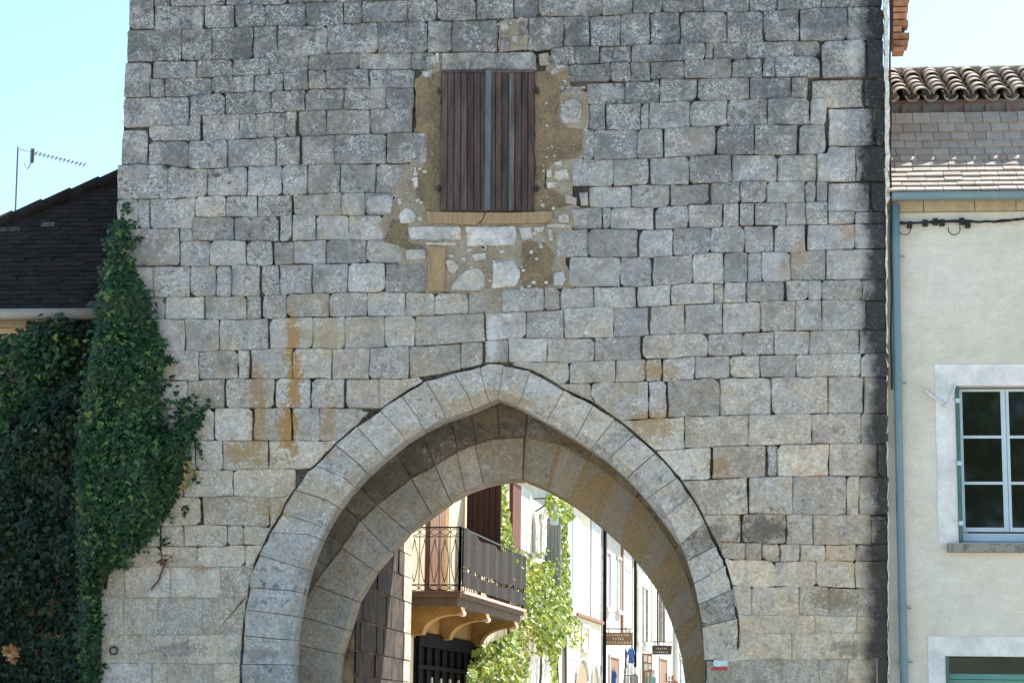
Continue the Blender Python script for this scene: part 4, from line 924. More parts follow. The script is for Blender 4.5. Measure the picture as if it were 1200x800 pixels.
def scatter_px(poly, count, Y, depth, size, edge_thin=True, lump=.6, up=.25, clumps=60):
    # leaves over a patch of wall given by its pixel outline; the mass swells in lumps
    xs = [p[0] for p in poly]; ys = [p[1] for p in poly]; C_ = []; N_ = []; S_ = []
    lumps = []
    while len(lumps) < clumps:
        q = (random.uniform(min(xs), max(xs)), random.uniform(min(ys), max(ys)))
        if in_poly(q, poly): lumps.append((q[0], q[1], random.uniform(14, 34), random.uniform(.3, 1)))
    PL = Poly([*poly, poly[0]])
    tries = 0
    while len(C_) < count and tries < count*12:
        tries += 1; q = (random.uniform(min(xs), max(xs)), random.uniform(min(ys), max(ys)))
        if not in_poly(q, poly): continue
        e = np.linalg.norm(np.array(q)-PL.at(PL.near(q)))
        if edge_thin and random.random() > .30+e/14: continue
        if random.random() < .30: q = (q[0]+random.gauss(0, 4.5), q[1]+random.gauss(0, 5.5))
        hgt = min(1, .25+e/28); b = 0; gx = gz = 0
        for lx, ly, lr, lh in lumps:
            d2 = ((q[0]-lx)**2+(q[1]-ly)**2)/(lr*lr)
            if d2 < 4: wgt = lh*math.exp(-d2*1.3); b += wgt; gx += wgt*(q[0]-lx)/lr; gz += wgt*(ly-q[1])/lr
        if b < .22 and random.random() < .45: continue
        dd = depth*hgt*(1-lump+lump*min(1.3, b)); r = random.random(); dd *= (.35+.65*r**.5)
        c = P(q[0], q[1], Y); C_.append((c.x, Y-.02-dd, c.z)); N_.append((gx*.9+random.gauss(0, .42), -1+random.gauss(0, .2), up+gz*.7+random.gauss(0, .42))); S_.append(size*random.choice((.55, .7, .85, 1, 1.15, 1.45)))
    return C_, N_, S_
M['ivy'] = leaf_material('ivy_leaf', [(0, (.004, .020, .009)), (.5, (.011, .046, .016)), (.85, (.026, .082, .024)), (1, (.11, .18, .045))], .12)
M['ivy_dark'] = leaf_material('shade_toned_ivy_leaf', [(0, (.004, .013, .007)), (.6, (.008, .028, .013)), (.93, (.018, .052, .022)), (1, (.05, .08, .04))], .06)  # darker set of ivy greens, shade on the house wall painted in
M['stem'] = plain('ivy_stem', (.10, .065, .045), .9, .3, 12)
M['dry'] = leaf_material('withered_leaf', [(0, (.30, .10, .03)), (.6, (.45, .20, .06)), (1, (.50, .33, .20))], .1)
iv1 = thing('ivy', P(112, 1000, 0), 'green ivy climbing the corner of the tower up to the roof edge', 'ivy')
iv1.location.z = 0; WLOC[iv1].z = 0
OUT1 = [(133,266),(150,262),(157,275),(153,300),(161,318),(172,336),(176,352),(186,378),(192,402),(196,430),(193,470),(196,500),(205,514),(210,494),(213,474),(220,478),(222,500),(233,484),(242,480),(238,498),(230,516),(226,545),(220,560),(212,576),(203,600),(190,618),(178,634),(160,650),(146,664),(136,672),(120,676),(121,720),(118,800),(113,1000),(96,1000),(98,700),(92,560),(100,470),(112,410),(118,370),(124,330),(133,295)]
C_, N_, S_ = scatter_px(OUT1, 17000, 0.02, .42, .080, clumps=150, lump=.8)
for (bx, by, ex, ey_, kk) in ((140,275,150,240,40),(150,290,166,282,30),(222,480,228,466,14),(240,488,246,470,12),(232,520,240,540,10),(196,420,204,425,14),(214,480,206,455,10),(150,268,158,262,10),(176,360,186,352,8),(195,450,203,444,8),(228,560,236,566,8),(130,300,124,282,10),(214,590,222,600,8),(190,630,200,640,10)):
    for j in range(kk):
        t = random.random(); c = P(bx+(ex-bx)*t+random.gauss(0, 2.5), by+(ey_-by)*t+random.gauss(0, 2.5), 0); C_.append((c.x, -.03-random.random()*.08, c.z)); N_.append((random.gauss(0,.5), -1, random.gauss(.2,.5))); S_.append(.06)
leaves('foliage', M['ivy'], iv1, C_, N_, S_)
C2 = []; N2 = []; S2 = []
for (cx, cy, k, sp_) in ((117,520,18,6),(128,570,26,8),(120,600,22,7),(150,600,14,8),(118,640,20,5),(232,556,12,5),(128,545,16,6),(225,575,10,4)):
    for j in range(k):
        c = P(cx+random.gauss(0, sp_), cy+random.gauss(0, sp_), 0); C2.append((c.x, -.30-random.random()*.04, c.z)); N2.append((random.gauss(0,.4), -1, random.gauss(.2,.4))); S2.append(.07)
leaves('withered_leaves', leaf_material('turning_leaf', [(0, (.14, .16, .03)), (.5, (.30, .22, .06)), (1, (.42, .20, .09))], .15), iv1, C2, N2, S2)
m_ = MB()
for k in range(9):
    x = random.uniform(118, 150); y = 690 if x < 125 else random.uniform(640, 668); pts = []
    while y > 300+random.uniform(0, 120):
        c = P(x, y, 0); pts.append((c.x, -.025, c.z)); x += random.gauss(1.2, 2.5)*.8; y -= 18
        x = max(118, min(x, 186))
    if len(pts) > 2: m_.tube(pts, .012, 5)
for k in range(4):
    m_.tube([(P(116.5+k*.9+random.uniform(-.6,.6), y, 0).x, -.02-.012*k, P(117, y, 0).z) for y in range(1000, 640, -24)], .013, 5)
c = [P(196, 655, 0), P(191, 668, 0), P(187, 680, 0), P(178, 690, 0)]; m_.tube([(p.x, -.03, p.z) for p in c], .011, 5)
m_.build('stem', M['stem'], iv1)
C2 = []; N2 = []; S2 = []
for j in range(14):
    p = P(194+random.gauss(0, 4), 654+random.gauss(0, 5), 0); C2.append((p.x, -.04-random.random()*.05, p.z)); N2.append((random.gauss(0,.6), -1, random.gauss(0,.6))); S2.append(.05)
leaves('withered_sprig', leaf_material('brown_leaf', [(0, (.06, .03, .02)), (1, (.20, .08, .05))], 0), iv1, C2, N2, S2)
iv2 = thing('ivy', P(50, 1000, YL), 'dark ivy mass covering the wall of the low house beneath its gutter', 'ivy')
iv2.location.z = 0; WLOC[iv2].z = 0
OUT2 = [(-60,395),(-40,440),(-8,430),(4,405),(12,398),(16,412),(10,440),(14,470),(22,455),(30,425),(32,388),(44,378),(62,373),(85,371),(110,371),(126,376),(128,450),(124,560),(120,700),(122,1000),(-140,1000),(-140,380)]
C_, N_, S_ = scatter_px(OUT2, 15000, YL, .55, .11, clumps=90, up=.15)
leaves('foliage', M['ivy_dark'], iv2, C_, N_, S_)
C_, N_, S_ = scatter_px([(-8,395),(12,392),(30,384),(44,374),(95,371),(95,420),(60,450),(30,480),(16,500),(0,520),(-20,470)], 700, YL-.42, .14, .09, clumps=30, up=.4)
leaves('young_foliage', M['ivy'], iv2, C_, N_, S_)
C2 = []; N2 = []; S2 = []
for j in range(24):
    p = P(13+random.gauss(0, 4.5), 765+random.gauss(0, 5), YL-.72); C2.append(tuple(p+Vector((0, random.uniform(-.05, .02), 0)))); N2.append((random.gauss(0,.4), -1, random.gauss(.5,.3))); S2.append(.10)
leaves('withered_leaves', M['dry'], iv2, C2, N2, S2)
m_ = MB()
for x in (20, 48, 80, 104):
    m_.tube([(P(x+random.gauss(0, 3), y, YL).x, YL-.05, P(x, y, YL).z) for y in range(1000, 390, -40)], .022, 5)
m_.build('stem', M['stem'], iv2)
# ================================================================== THE STREET BEHIND THE GATE (row of houses on its left side)
M['cream'] = plain('cream_street_wall', (.56, .47, .33), .92, .12, 1.2, .006)
M['white'] = plain('white_street_wall', (.56, .55, .52), .92, .12, 1.5, .006)
M['rough'] = plain('rough_pale_stone', (.50, .48, .44), .95, .40, 5, .04)
M['lemon'] = plain('pale_yellow_panel', (.68, .64, .48), .85, .05, 2)
M['brown'] = plain('brown_shutter_paint', (.050, .022, .020), .75, .3, 2.5, .004, stretch=(7, 7, 1), rnd=.15)
M['redbrown'] = plain('red_brown_shutter', (.13, .045, .03), .7, .2, 3, .003, stretch=(7, 7, 1), rnd=.15)
M['grey_shutter'] = plain('grey_shutter_paint', (.26, .27, .29), .65, .12, 3, .003, stretch=(7, 7, 1))
M['tan'] = plain('tan_shutter', (.24, .13, .08), .75, .2, 3, .003, stretch=(7, 7, 1), rnd=.12)
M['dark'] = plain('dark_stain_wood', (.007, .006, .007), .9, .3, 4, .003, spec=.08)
M['ochre_corbel'] = plain('ochre_corbel', (.30, .17, .055), .85, .35, 3, .006)
M['reed'] = plain('reed_screen', (.034, .028, .022), .95, .5, 3, .012, c2=(.012, .010, .009), stretch=(1, 1, 30))
M['slab'] = plain('old_balcony_floor', (.10, .07, .05), .9, .35, 5, .012)
M['tile_edge'] = plain('pale_tile_edge', (.58, .42, .34), .9, .2, 7, .006)  # pale clay tone of the balcony floor edge and corbel rolls
M['pot'] = plain('terracotta', (.42, .17, .09), .85, .2, 8)
M['vine'] = leaf_material('vine_leaf', [(0, (.05, .11, .015)), (.35, (.16, .24, .03)), (.75, (.32, .37, .055)), (1, (.50, .46, .08))], .32)
M['blue_trim'] = plain('pale_blue_trim', (.46, .55, .66), .7, .08, 3)
M['sign_wood'] = plain('brown_sign_board', (.20, .13, .075), .7, .2, 9, .003, stretch=(1,1,5))
M['sign_letter'] = plain('cream_letters', (.70, .62, .45), .6, .1, 9)
M['door_wood'] = plain('tan_door_wood', (.30, .22, .13), .8, .2, 3, .004, stretch=(6, 6, 1))
S = lambda px, py=740, u=0.0: SW(px, py, u)[0]
Zs = lambda px, py, u=0.0: SW(px, py, u)[1]
def house(label, pxa, pxb, mat, zt, dep=5.0, eave=.42, floor2=None):
    s0, s1 = S(pxa)+.01, S(pxb)-.01; h = thing('street_house', SP((s0+s1)/2, 0, 0), label, 'house', 'houses along the street behind the gate')
    MB().sbox(s0, s1, -dep, 0, 0, zt).build('wall', mat, h)
    m = MB(); k = 1
    c = [SP(s0,-dep,zt+1.9),SP(s0,eave,zt-.08),SP(s1,eave,zt-.08),SP(s1,-dep,zt+1.9)]
    m.hexa(c+[p+Vector((0,0,.13)) for p in c]); rf = m.build('roof', M['canal'], h)
    m = MB(); m.sbox(s0, s1, 0.002, eave-.06, zt-.2, zt-.12); m.build('eave_board', M['brown'], h)
    return h, s0, s1
def panel(name, par, s, px_near, px_far, ytop, ybot, mat, planks=4, thick=.035):
    # an opened shutter standing square to the wall at distance s along the street
    pass
def perp(name, par, px_wall, px_out, ytop, ybot, mat, planks=4, u0=.03):
    s = S(px_wall, (ytop+ybot)/2); lo, hi = 0.05, 1.6
    d_ = ray(px_out, (ytop+ybot)/2); q = SP(s, 0, 0); t = (q-EYE).dot(SDIR)/d_.dot(SDIR); u1 = (EYE+d_*t-q).dot(SNOR)
    q2 = EYE+ray(px_out, ytop)*((q-EYE).dot(SDIR)/ray(px_out, ytop).dot(SDIR)); q3 = EYE+ray(px_out, ybot)*((q-EYE).dot(SDIR)/ray(px_out, ybot).dot(SDIR))
    z1, z0 = q2.z, q3.z
    m = MB(); m.sbox(s+.012, s+.03, u0, u1, z0, z1); pr_ = m.build(name, mat, par)
    for j in range(planks):
        a = u0+(u1-u0)*j/planks; b = u0+(u1-u0)*(j+1)/planks; m = MB(); m.sbox(s-.012, s+.010, a+.006, b-.006, z0+.01, z1-.01); m.build('plank', mat, pr_)
    return s, u1, z0, z1
def flat(name, par, pxa, pxb, ytop, ybot, mat, u0=.003, u1=.05, planks=0):
    s0, s1 = S(pxa, (ytop+ybot)/2), S(pxb, (ytop+ybot)/2); z1 = (Zs(pxa, ytop)+Zs(pxb, ytop))/2; z0 = (Zs(pxa, ybot)+Zs(pxb, ybot))/2
    m = MB(); m.sbox(s0, s1, u0, u1, z0, z1); o = m.build(name, mat, par)
    for j in range(planks):
        a = s0+(s1-s0)*j/planks; b = s0+(s1-s0)*(j+1)/planks; m = MB(); m.sbox(a+.01, b-.01, u1-.004, u1+.02, z0+.02, z1-.02); m.build('plank', mat, o)
    return o, s0, s1, z0, z1
def pipe(par, px_, u, z0, z1, r, mat, name='downpipe'):
    s = S(px_); m = MB(); m.tube([SP(s, u, z0), SP(s, u, z1)], r, 8); return m.build(name, mat, par, smooth=True)
# ---- house with the balcony
hA, sA0, sA1 = house('cream street house with iron balcony and brown shutters just behind the archway', 445, 622, M['cream'], 7.1)
fz = Zs(540, 692, .89)
flat('balcony_shutter', hA, 499.5, 509.5, 560, 692, M['tan'], planks=3); flat('balcony_shutter', hA, 510, 518, 560, 692, M['tan'], planks=3); flat('door_jamb', hA, 519, 524, 560, 692, M['ochre_corbel'], .002, .03)
perp('open_shutter', hA, 545, 587, 548, 655, M['brown'], 6)
flat('window', hA, 597, 607, 566, 648, M['redbrown'], planks=3); flat('casing', hA, 609, 621, 572, 646, M['white'], .003, .03)
# balcony
bs0 = 0.15; bs1 = SW(614, 700, .89)[0]; bu = .89
bal = bpy.data.objects.new('balcony', None); COL.objects.link(bal); bal.parent = hA; WLOC[bal] = WLOC[hA]
m = MB(); m.sbox(bs0, bs1, 0, bu, fz-.10, fz); m.sbox(bs0+.05, bs1-.05, 0, bu-.06, fz-.24, fz-.101); m.build('floor_slab', M['slab'], bal)
m = MB(); m.sbox(bs0+.1, bs1, bu+.002, bu+.05, fz-.03, fz+.012); m.build('floor_edge', M['tile_edge'], bal)
rz1 = Zs(540, 617, .89)
def rail(s0, u0, s1, u1, nb, near):
    m = MB()
    for z, r in ((rz1, .016), (fz+.10, .010), (rz1-.15, .009)): m.bar(SP(s0, u0, z), SP(s1, u1, z), r*2, r*1.6)
    for j in range(nb+1):
        k = j/nb; s, u = s0+(s1-s0)*k, u0+(u1-u0)*k; r = .020 if j in (0, nb) else .0065
        m.bar(SP(s, u, fz+.005), SP(s, u, rz1), r*2)
    if near:                                                      # scrolls and lyres between the bars
        for j in range(nb):
            k = (j+.5)/nb; s, u = s0+(s1-s0)*k, u0+(u1-u0)*k; wd = abs(u1-u0)/nb*.42
            for (zc, hh) in ((rz1-.075, .05), (fz+.05, .04)):
                m.tube([SP(s, u+wd*math.cos(a*math.pi/5), zc+hh*math.sin(a*math.pi/5)) for a in range(11)], .006, 4)
            for sg in (-1, 1):
                m.tube([SP(s, u+sg*wd*math.sin(math.pi*a/6)*(.9 if a < 5 else .5), fz+.14+(rz1-fz-.32)*a/6) for a in range(7)], .0065, 4)
    return m.build('railing', M['black_iron'], bal)
rail(bs0+.02, .03, bs0+.02, bu-.02, 5, True); rail(bs0+.02, bu-.02, bs1, bu-.02, 30, False); rail(bs1, bu-.02, bs1, .03, 4, False)
m = MB(); nS = 26; rowsz = 14                                      # sagging reed screen tied to the long railing
for i in range(nS):
    for (zf0, zf1) in ((.06, .30), (.31, .36), (.37, 1.0)):
        k0, k1 = i/nS, (i+1)/nS; f = lambda k, z: fz+.02+(rz1-fz-.02-.10*math.sin(math.pi*min(1, k*1.05))+.03*math.sin(k*19))*z
        w0, w1 = .02*math.sin(i*1.7), .02*math.sin((i+1)*1.7)
        if zf0 == .31 and i % 3: continue
        a, b = bs0+.06+(bs1-bs0-.06)*k0, bs0+.06+(bs1-bs0-.06)*k1
        m.hexa([SP(a,bu+.01+w0,f(k0,zf0)),SP(a,bu+.03+w0,f(k0,zf0)),SP(b,bu+.03+w1,f(k1,zf0)),SP(b,bu+.01+w1,f(k1,zf0)),SP(a,bu+.01+w0,f(k0,zf1)),SP(a,bu+.03+w0,f(k0,zf1)),SP(b,bu+.03+w1,f(k1,zf1)),SP(b,bu+.01+w1,f(k1,zf1))])
m.build('reed_screen', M['reed'], bal)
for s in (bs0+.30, bs0+2.5, bs1-.75):
    pts = [(0, -.24), (bu-.05, -.24), (bu-.03, -.32), (bu-.12, -.36)] + [(bu-.14-.55*math.sin(a*math.pi/16), -.36-.30*(1-math.cos(a*math.pi/16))-.02*a/8) for a in range(1, 9)] + [(0, -.70)]
    m = MB(); m.prism([SP(s, u, fz+z) for u, z in pts], SDIR*.30); cb = m.build('corbel', M['ochre_corbel'], bal)
    m = MB(); m.tube([SP(s+.03, bu-.06, fz-.34), SP(s+.27, bu-.06, fz-.34)], .05, 10); m.build('corbel_roll', M['tile_edge'], cb)
m = MB(); m.sbox(bs0+.01, bs1, .003, .03, fz-.72, fz-.245); m.build('soffit_render', M['ochre_corbel'], bal)
for s, nth in ((bs1-1.6, 'nearest the closed reed screen'), (bs1-1.0, 'between the two other pots'), (bs1-.5, 'at the far end by the vine')):
    t = thing('flower_pot', SP(s, bu-.30, fz), 'terracotta pot of red flowers on the balcony '+nth, 'flower pot', 'flower pots on the balcony')
    m = MB(); m.tube([SP(s, bu-.30, fz), SP(s, bu-.30, fz+.22), SP(s, bu-.30, fz+.25)], [.09, .13, .14], 12); m.build('pot', M['pot'], t)
    Cc = [tuple(SP(s+random.gauss(0,.13), bu-.24+random.gauss(0,.10), fz+.34+random.gauss(0,.09))) for _ in range(60)]
    leaves('leaves', M['vine'], t, Cc, [(random.gauss(0,1), -.6, random.gauss(.6,.6)) for _ in Cc], [.06]*60)
    Cc = [tuple(SP(s+random.gauss(0,.14), bu-.22+random.gauss(0,.10), fz+.42+random.gauss(0,.06))) for _ in range(18)]
    leaves('blossoms', plain('red_petals', (.55, .10, .06), .6), t, Cc, [(random.gauss(0,1), -.8, random.gauss(.4,.6)) for _ in Cc], [.05]*18)
# ground-floor shop window in the balcony's shade
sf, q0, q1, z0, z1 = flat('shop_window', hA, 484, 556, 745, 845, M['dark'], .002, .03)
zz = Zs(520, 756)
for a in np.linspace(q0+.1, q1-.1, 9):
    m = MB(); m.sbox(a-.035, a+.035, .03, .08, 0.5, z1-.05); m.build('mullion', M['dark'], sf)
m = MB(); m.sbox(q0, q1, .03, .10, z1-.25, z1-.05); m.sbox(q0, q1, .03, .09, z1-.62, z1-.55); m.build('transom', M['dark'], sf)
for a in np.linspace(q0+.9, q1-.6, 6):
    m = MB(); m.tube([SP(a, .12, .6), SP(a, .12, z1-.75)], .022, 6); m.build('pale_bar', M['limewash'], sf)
# ---- narrow house with grey shutter
hB, s0, s1 = house('narrow pale street house with a grey shutter standing open above the vine', 622, 659, M['white'], 7.25)
perp('open_shutter', hB, 640, 657, 611, 686, M['grey_shutter'], 4); flat('window', hB, 641, 655, 611, 690, M['glass'], .002, .02)
for xa in (623.5, 631.0):
    o, a, b, z0, z1 = flat('pale_shutter', hB, xa, xa+5.2, 612, 648, M['limewash'], .01, .06, 2)
    m = MB(); m.prism([SP((a+b)/2-(b-a)/2*math.cos(math.pi*k/8), .01, z1+.25*math.sin(math.pi*k/8)) for k in range(9)], SNOR*.05); m.build('arched_top', M['limewash'], o)
pipe(hB, 660, .06, 0, 7.1, .05, M['limewash'])
lamp = thing('wall_lantern', SP(S(628, 600), 0, Zs(628, 590)), 'pale blue metal wall lantern on the narrow house above the vine', 'lantern')
sL, zL = S(626, 600), Zs(632, 596, .4)
m = MB(); m.bar(SP(sL, 0, zL+.10), SP(sL, .5, zL+.42), .03); m.bar(SP(sL, 0, zL+.40), SP(sL, .5, zL+.42), .025); m.build('bracket', M['black_iron'], lamp)
m = MB(); m.tube([SP(sL, .45, zL-.18), SP(sL, .45, zL+.15)], [.09, .15], 6); m.build('lamp_glass', M['blue_trim'], lamp)
m = MB(); m.tube([SP(sL, .45, zL+.15), SP(sL, .45, zL+.30), SP(sL, .45, zL+.36)], [.18, .07, .02], 6); m.build('lamp_cap', M['zinc'], lamp)
# ---- white house with gothic doorways
hC, s0, s1 = house('white street house with pointed gothic doorways and a thin brown ledge', 661, 704.5, M['white'], 7.3)
flat('pilaster', hC, 663.5, 668, 560, 722, M['blue_trim'], .002, .05); flat('pilaster', hC, 668.3, 677, 560, 722, M['white'], .002, .07); flat('closed_shutter', hC, 678.5, 689.5, 560, 722, M['lemon'], .002, .04)
flat('pilaster', hC, 691, 694.5, 560, 724, M['white'], .002, .06); flat('pilaster', hC, 695.5, 698.5, 560, 724, M['blue_trim'], .002, .05)
zc_ = Zs(688, 724); m = MB(); m.sbox(S(672), S(703), .002, .12, zc_-.05, zc_+.03); m.build('ledge', M['tan'], hC)
m = MB(); m.sbox(S(664), S(704), .001, .018, 3.0, zc_-.05); m.build('buff_frieze', M['lemon'], hC)
for (xa, xb, yt) in ((674, 687.5, 771), (692.5, 699, 778)):
    a, b = S(xa), S(xb); z1 = Zs((xa+xb)/2, yt); zs_ = z1-.55; c = (a+b)/2
    poly = [(a, 0.05), (a, zs_)] + [(a+(c-a)*(1-math.cos(k*math.pi/12)), zs_+(z1-zs_)*math.sin(k*math.pi/12)) for k in range(1, 7)] + [(b-(b-c)*(1-math.cos(k*math.pi/12)), zs_+(z1-zs_)*math.sin(k*math.pi/12)) for k in range(5, 0, -1)] + [(b, zs_), (b, .05)]
    m = MB(); m.prism([SP(s, .002, z) for s, z in poly], SNOR*.03); dr = m.build('gothic_door', M['door_wood'], hC)
    m = MB(); pr_ = [SP(s, .03, z) for s, z in poly[1:-1]]; m.tube(pr_, .05, 5); m.build('door_moulding', M['rough'], dr)
pipe(hC, 704.2, .10, 0, 7.2, .05, M['dark'])
# ---- rough stone house with the first hanging sign
hD, s0, s1 = house('rough pale stone street house with a hanging brown sign', 706, 741, M['rough'], 7.15)
flat('pilaster', hD, 727.5, 729, 600, 745, M['tan'], .002, .06); flat('casing', hD, 729.5, 739, 600, 744, M['white'], .002, .04)
flat('window', hD, 715, 721, 655, 715, M['lemon'], .002, .03)
pipe(hD, 740.6, .10, 0, 7.0, .045, M['dark'])
hE, s0, s1 = house('white street house with dark upright shutters beyond the stone one', 742, 767, M['white'], 7.1)
for xw in (744.5, 751, 758, 762): perp('open_shutter', hE, xw, xw+1.7, 668, 752, M['green_paint'] if xw < 750 else M['dark'], 2)
flat('closed_shutter', hE, 746.3, 750.4, 668, 752, M['lemon'], .003, .04, 2); flat('door', hE, 752.5, 762, 766, 838, M['tan'], .002, .05, 3)
hF, s0, s1 = house('white street house with three red brown shutters above a hanging sign', 768, 789, M['white'], 7.4)
for xw in (768.6, 772.8, 777.0): perp('open_shutter', hF, xw, xw+2.6, 690, 754, M['redbrown'], 2)
pipe(hF, 788, .12, 0, 7.2, .10, M['limewash'])
hG, s0, s1 = house('farthest white street house with a green shutter at the bend of the street', 790, 813, M['white'], 7.2)
perp('open_shutter', hG, 790.4, 792.8, 727, 765, M['green_paint'], 2)
def sign(label, px_w, px_a, px_b, yt, yb, plate):
    s = S(px_w); T = lambda x, y: EYE+ray(x, y)*((SP(s,0,0)-EYE).dot(SDIR)/ray(x, y).dot(SDIR))
    U = lambda x, y: ((T(x, y)-SP(s,0,0)).dot(SNOR), T(x, y).z)
    t = thing('hanging_sign', SP(s, 0, U(px_a, yb)[1]), label, 'sign', 'hanging signs along the street')
    (ua, z1), (ub, z0) = U(px_a, yt), U(px_b, yb); w_, h_ = ub-ua, z1-z0
    m = MB(); pts = [(ua+.02*w_, z0), (ub-.02*w_, z0), (ub, z1-.1*h_), (ub-.05*w_, z1-.05*h_), (ua+.05*w_, z1-.05*h_), (ua, z1-.1*h_)] if plate else [(ua, z0), (ub, z0), (ub, z1), (ua, z1)]
    m.prism([SP(s, u, z) for u, z in pts], SDIR*.04); bd = m.build('sign_board', M['sign_wood'] if not plate else plain('dark_sign_board', (.07, .05, .04), .7, .2, 9, .003), t)
    m = MB(); m.bar(SP(s+.02, 0, z1+.10), SP(s+.02, ub, z1+.10), .03); m.bar(SP(s+.02, ua+.1*w_, z1-.01), SP(s+.02, ua+.1*w_, z1+.10), .02); m.bar(SP(s+.02, ub-.1*w_, z1-.01), SP(s+.02, ub-.1*w_, z1+.10), .02); m.build('bracket', M['black_iron'], t)
    m = MB()                                                      # worn lettering: unreadable strokes in rows, as in the photograph
    rows = ((.80, .9, .9), (.50, .45, 1.0), (.20, .86, 1.0)) if not plate else ((.62, .62, 1.0), (.24, .74, 1.0))
    for (zf, wf, hf) in rows:
        u = ua+w_*(.5-wf/2)
        while u < ua+w_*(.5+wf/2)-.02:
            lw_ = random.uniform(.030, .05); zc = z0+h_*zf; hh = h_*.085*hf
            for q in range(random.choice((1, 2, 2))):
                du = random.uniform(0, lw_*.5); m.hexa([SP(s-.004,u+du,zc-hh),SP(s-.004,u+du+.016,zc-hh),SP(s+.002,u+du+.016,zc-hh),SP(s+.002,u+du,zc-hh),SP(s-.004,u+du,zc+hh),SP(s-.004,u+du+.016,zc+hh),SP(s+.002,u+du+.016,zc+hh),SP(s+.002,u+du,zc+hh)])
            m.hexa([SP(s-.004,u,zc-hh*.2),SP(s-.004,u+lw_*.7,zc-hh*.2),SP(s+.002,u+lw_*.7,zc-hh*.2),SP(s+.002,u,zc-hh*.2),SP(s-.004,u,zc+hh*.35),SP(s-.004,u+lw_*.7,zc+hh*.35),SP(s+.002,u+lw_*.7,zc+hh*.35),SP(s+.002,u,zc+hh*.35)])
            u += lw_+.028
    m.build('lettering', M['sign_letter'], bd)
sign('rectangular brown hanging sign with cream lettering on the rough stone house', 707, 709.5, 741, 740.5, 755.5, False)
sign('small dark tapered hanging sign below the red brown shutters', 763, 764, 787, 755, 766.5, True)
for hh_, lst in ((hC, ((680, 688, 735, 760, M['lemon']),)), (hD, ((709, 713.5, 648, 712, M['grey_shutter']), (722, 726, 655, 715, M['grey_shutter']), (731, 737, 668, 735, M['glass']), (713, 723, 770, 840, M['tan']))), (hE, ((745, 749, 690, 752, M['glass']), (753, 757, 690, 752, M['glass']))), (hF, ((770, 772.6, 694, 752, M['glass']), (774.5, 776.8, 694, 752, M['glass']), (772, 780, 772, 840, M['tan']))), (hG, ((794, 798, 735, 765, M['glass']), (797, 803, 775, 840, M['grey_shutter'])))):
    for (xa, xb, ya_, yb_, mm) in lst:
        o_, a_, b_, c_, d_ = flat('window', hh_, xa, xb, ya_, yb_, mm, .002, .03)
        m = MB(); m.sbox(a_-.06, a_, .002, .06, c_, d_); m.sbox(b_, b_+.06, .002, .06, c_, d_); m.sbox(a_-.06, b_+.06, .002, .07, d_, d_+.08); m.sbox(a_-.1, b_+.1, .002, .11, c_-.1, c_); m.build('frame', M['rough'] if hh_ is not hD else M['white'], o_)
# ---- goods set out in front of the shops, in the sun at the bottom of the picture
def at_street(px_, py_, s):
    d = ray(px_, py_); return EYE+d*((SP(s,0,0)-EYE).dot(SDIR)/d.dot(SDIR))
def garment(label, px_, py0, py1, s, wpx, col, tail=1.0):
    a, b = at_street(px_, py0, s), at_street(px_, py1, s); wd = wpx*.017; h_ = a.z-b.z
    t = thing('hanging_garment', (a.x, a.y, b.z), label, 'garment', None)
    U = lambda u, z, d=0: a+SNOR*u+SDIR*d+Vector((0, 0, z-h_*0))
    pts = [(-.12,0),(-.3,-.04),(-.55,-.16),(-.62,-.42),(-.46,-.44),(-.38,-.24),(-.42,-.62),(-.48*tail,-1),(-.2,-.96),(.0,-1.0),(.22,-.95),(.48*tail,-1),(.40,-.6),(.38,-.24),(.46,-.44),(.62,-.40),(.55,-.15),(.3,-.04),(.12,0),(0,-.05)]
    m = MB(); m.prism([U(u*wd, z*h_, .03*math.sin(u*9)) for u, z in pts], SDIR*.09); m.build('cloth', plain('cloth', col, .9, .25, 12, .02), t)
    m = MB(); m.tube([U(-.3*wd, -.03*h_, .04), U(0, .06*h_, .04), U(.3*wd, -.03*h_, .04)], .012, 5); m.tube([U(0, .06*h_, .04), U(0, .14*h_, .04), U(.04, .17*h_, .04)], .01, 5); m.build('hanger', M['black_iron'], t)
garment('bright blue jacket hanging below the rectangular sign', 739.5, 759, 777, S(735)-.2, 11, (.07, .16, .40))
garment('dark violet grey coat hanging beside the bright blue jacket', 732, 760, 783, S(733)-.1, 8, (.12, .10, .16))
garment('blue dress hanging low on the rough stone wall', 719, 785, 806, S(716), 9, (.06, .15, .42), 1.5)
def rack(label, pxa, pxb, py, s, col, kind):
    a, b = at_street(pxa, py, s), at_street(pxb, py, s); w_ = (b-a).dot(SNOR); z1 = a.z
    t = thing(kind, (a.x, a.y, 0), label, kind.replace('_', ' '))
    Q = lambda u, d, z: a+SNOR*u+SDIR*d+Vector((0, 0, z-z1))
    def bx(m, u0, u1, d0, d1, za, zb): return m.hexa([Q(u0,d0,za),Q(u1,d0,za),Q(u1,d1,za),Q(u0,d1,za),Q(u0,d0,zb),Q(u1,d0,zb),Q(u1,d1,zb),Q(u0,d1,zb)])
    for u in (0, w_-.04):
        for d in (0, .36): bx(MB(), u, u+.04, d, d+.04, 0, z1-.02).build('leg', M['tan'], t)
    mt = plain('rack_cloth', col, .9, .2, 8, .01)
    for k, z in enumerate((z1-.02, z1-.42, z1-.82)): bx(MB(), 0, w_, -.02, .42, z-.03, z).build('shelf', mt, t)
    for k in range(4):
        u = w_*(k+.1)/4; h_ = random.uniform(.14, .30); bx(MB(), u, u+w_*.19, .05, .11, z1, z1+h_).build('panel', random.choice((M['limewash'], M['pot'], M['grey_shutter'], mt)), t)
    for k in range(4):
        u = w_*(k+.08)/4; bx(MB(), u, u+w_*.2, -.06, -.022, z1-.40, z1-.06).build('hanging_card', random.choice((mt, M['rough'], M['grey_shutter'])), t)
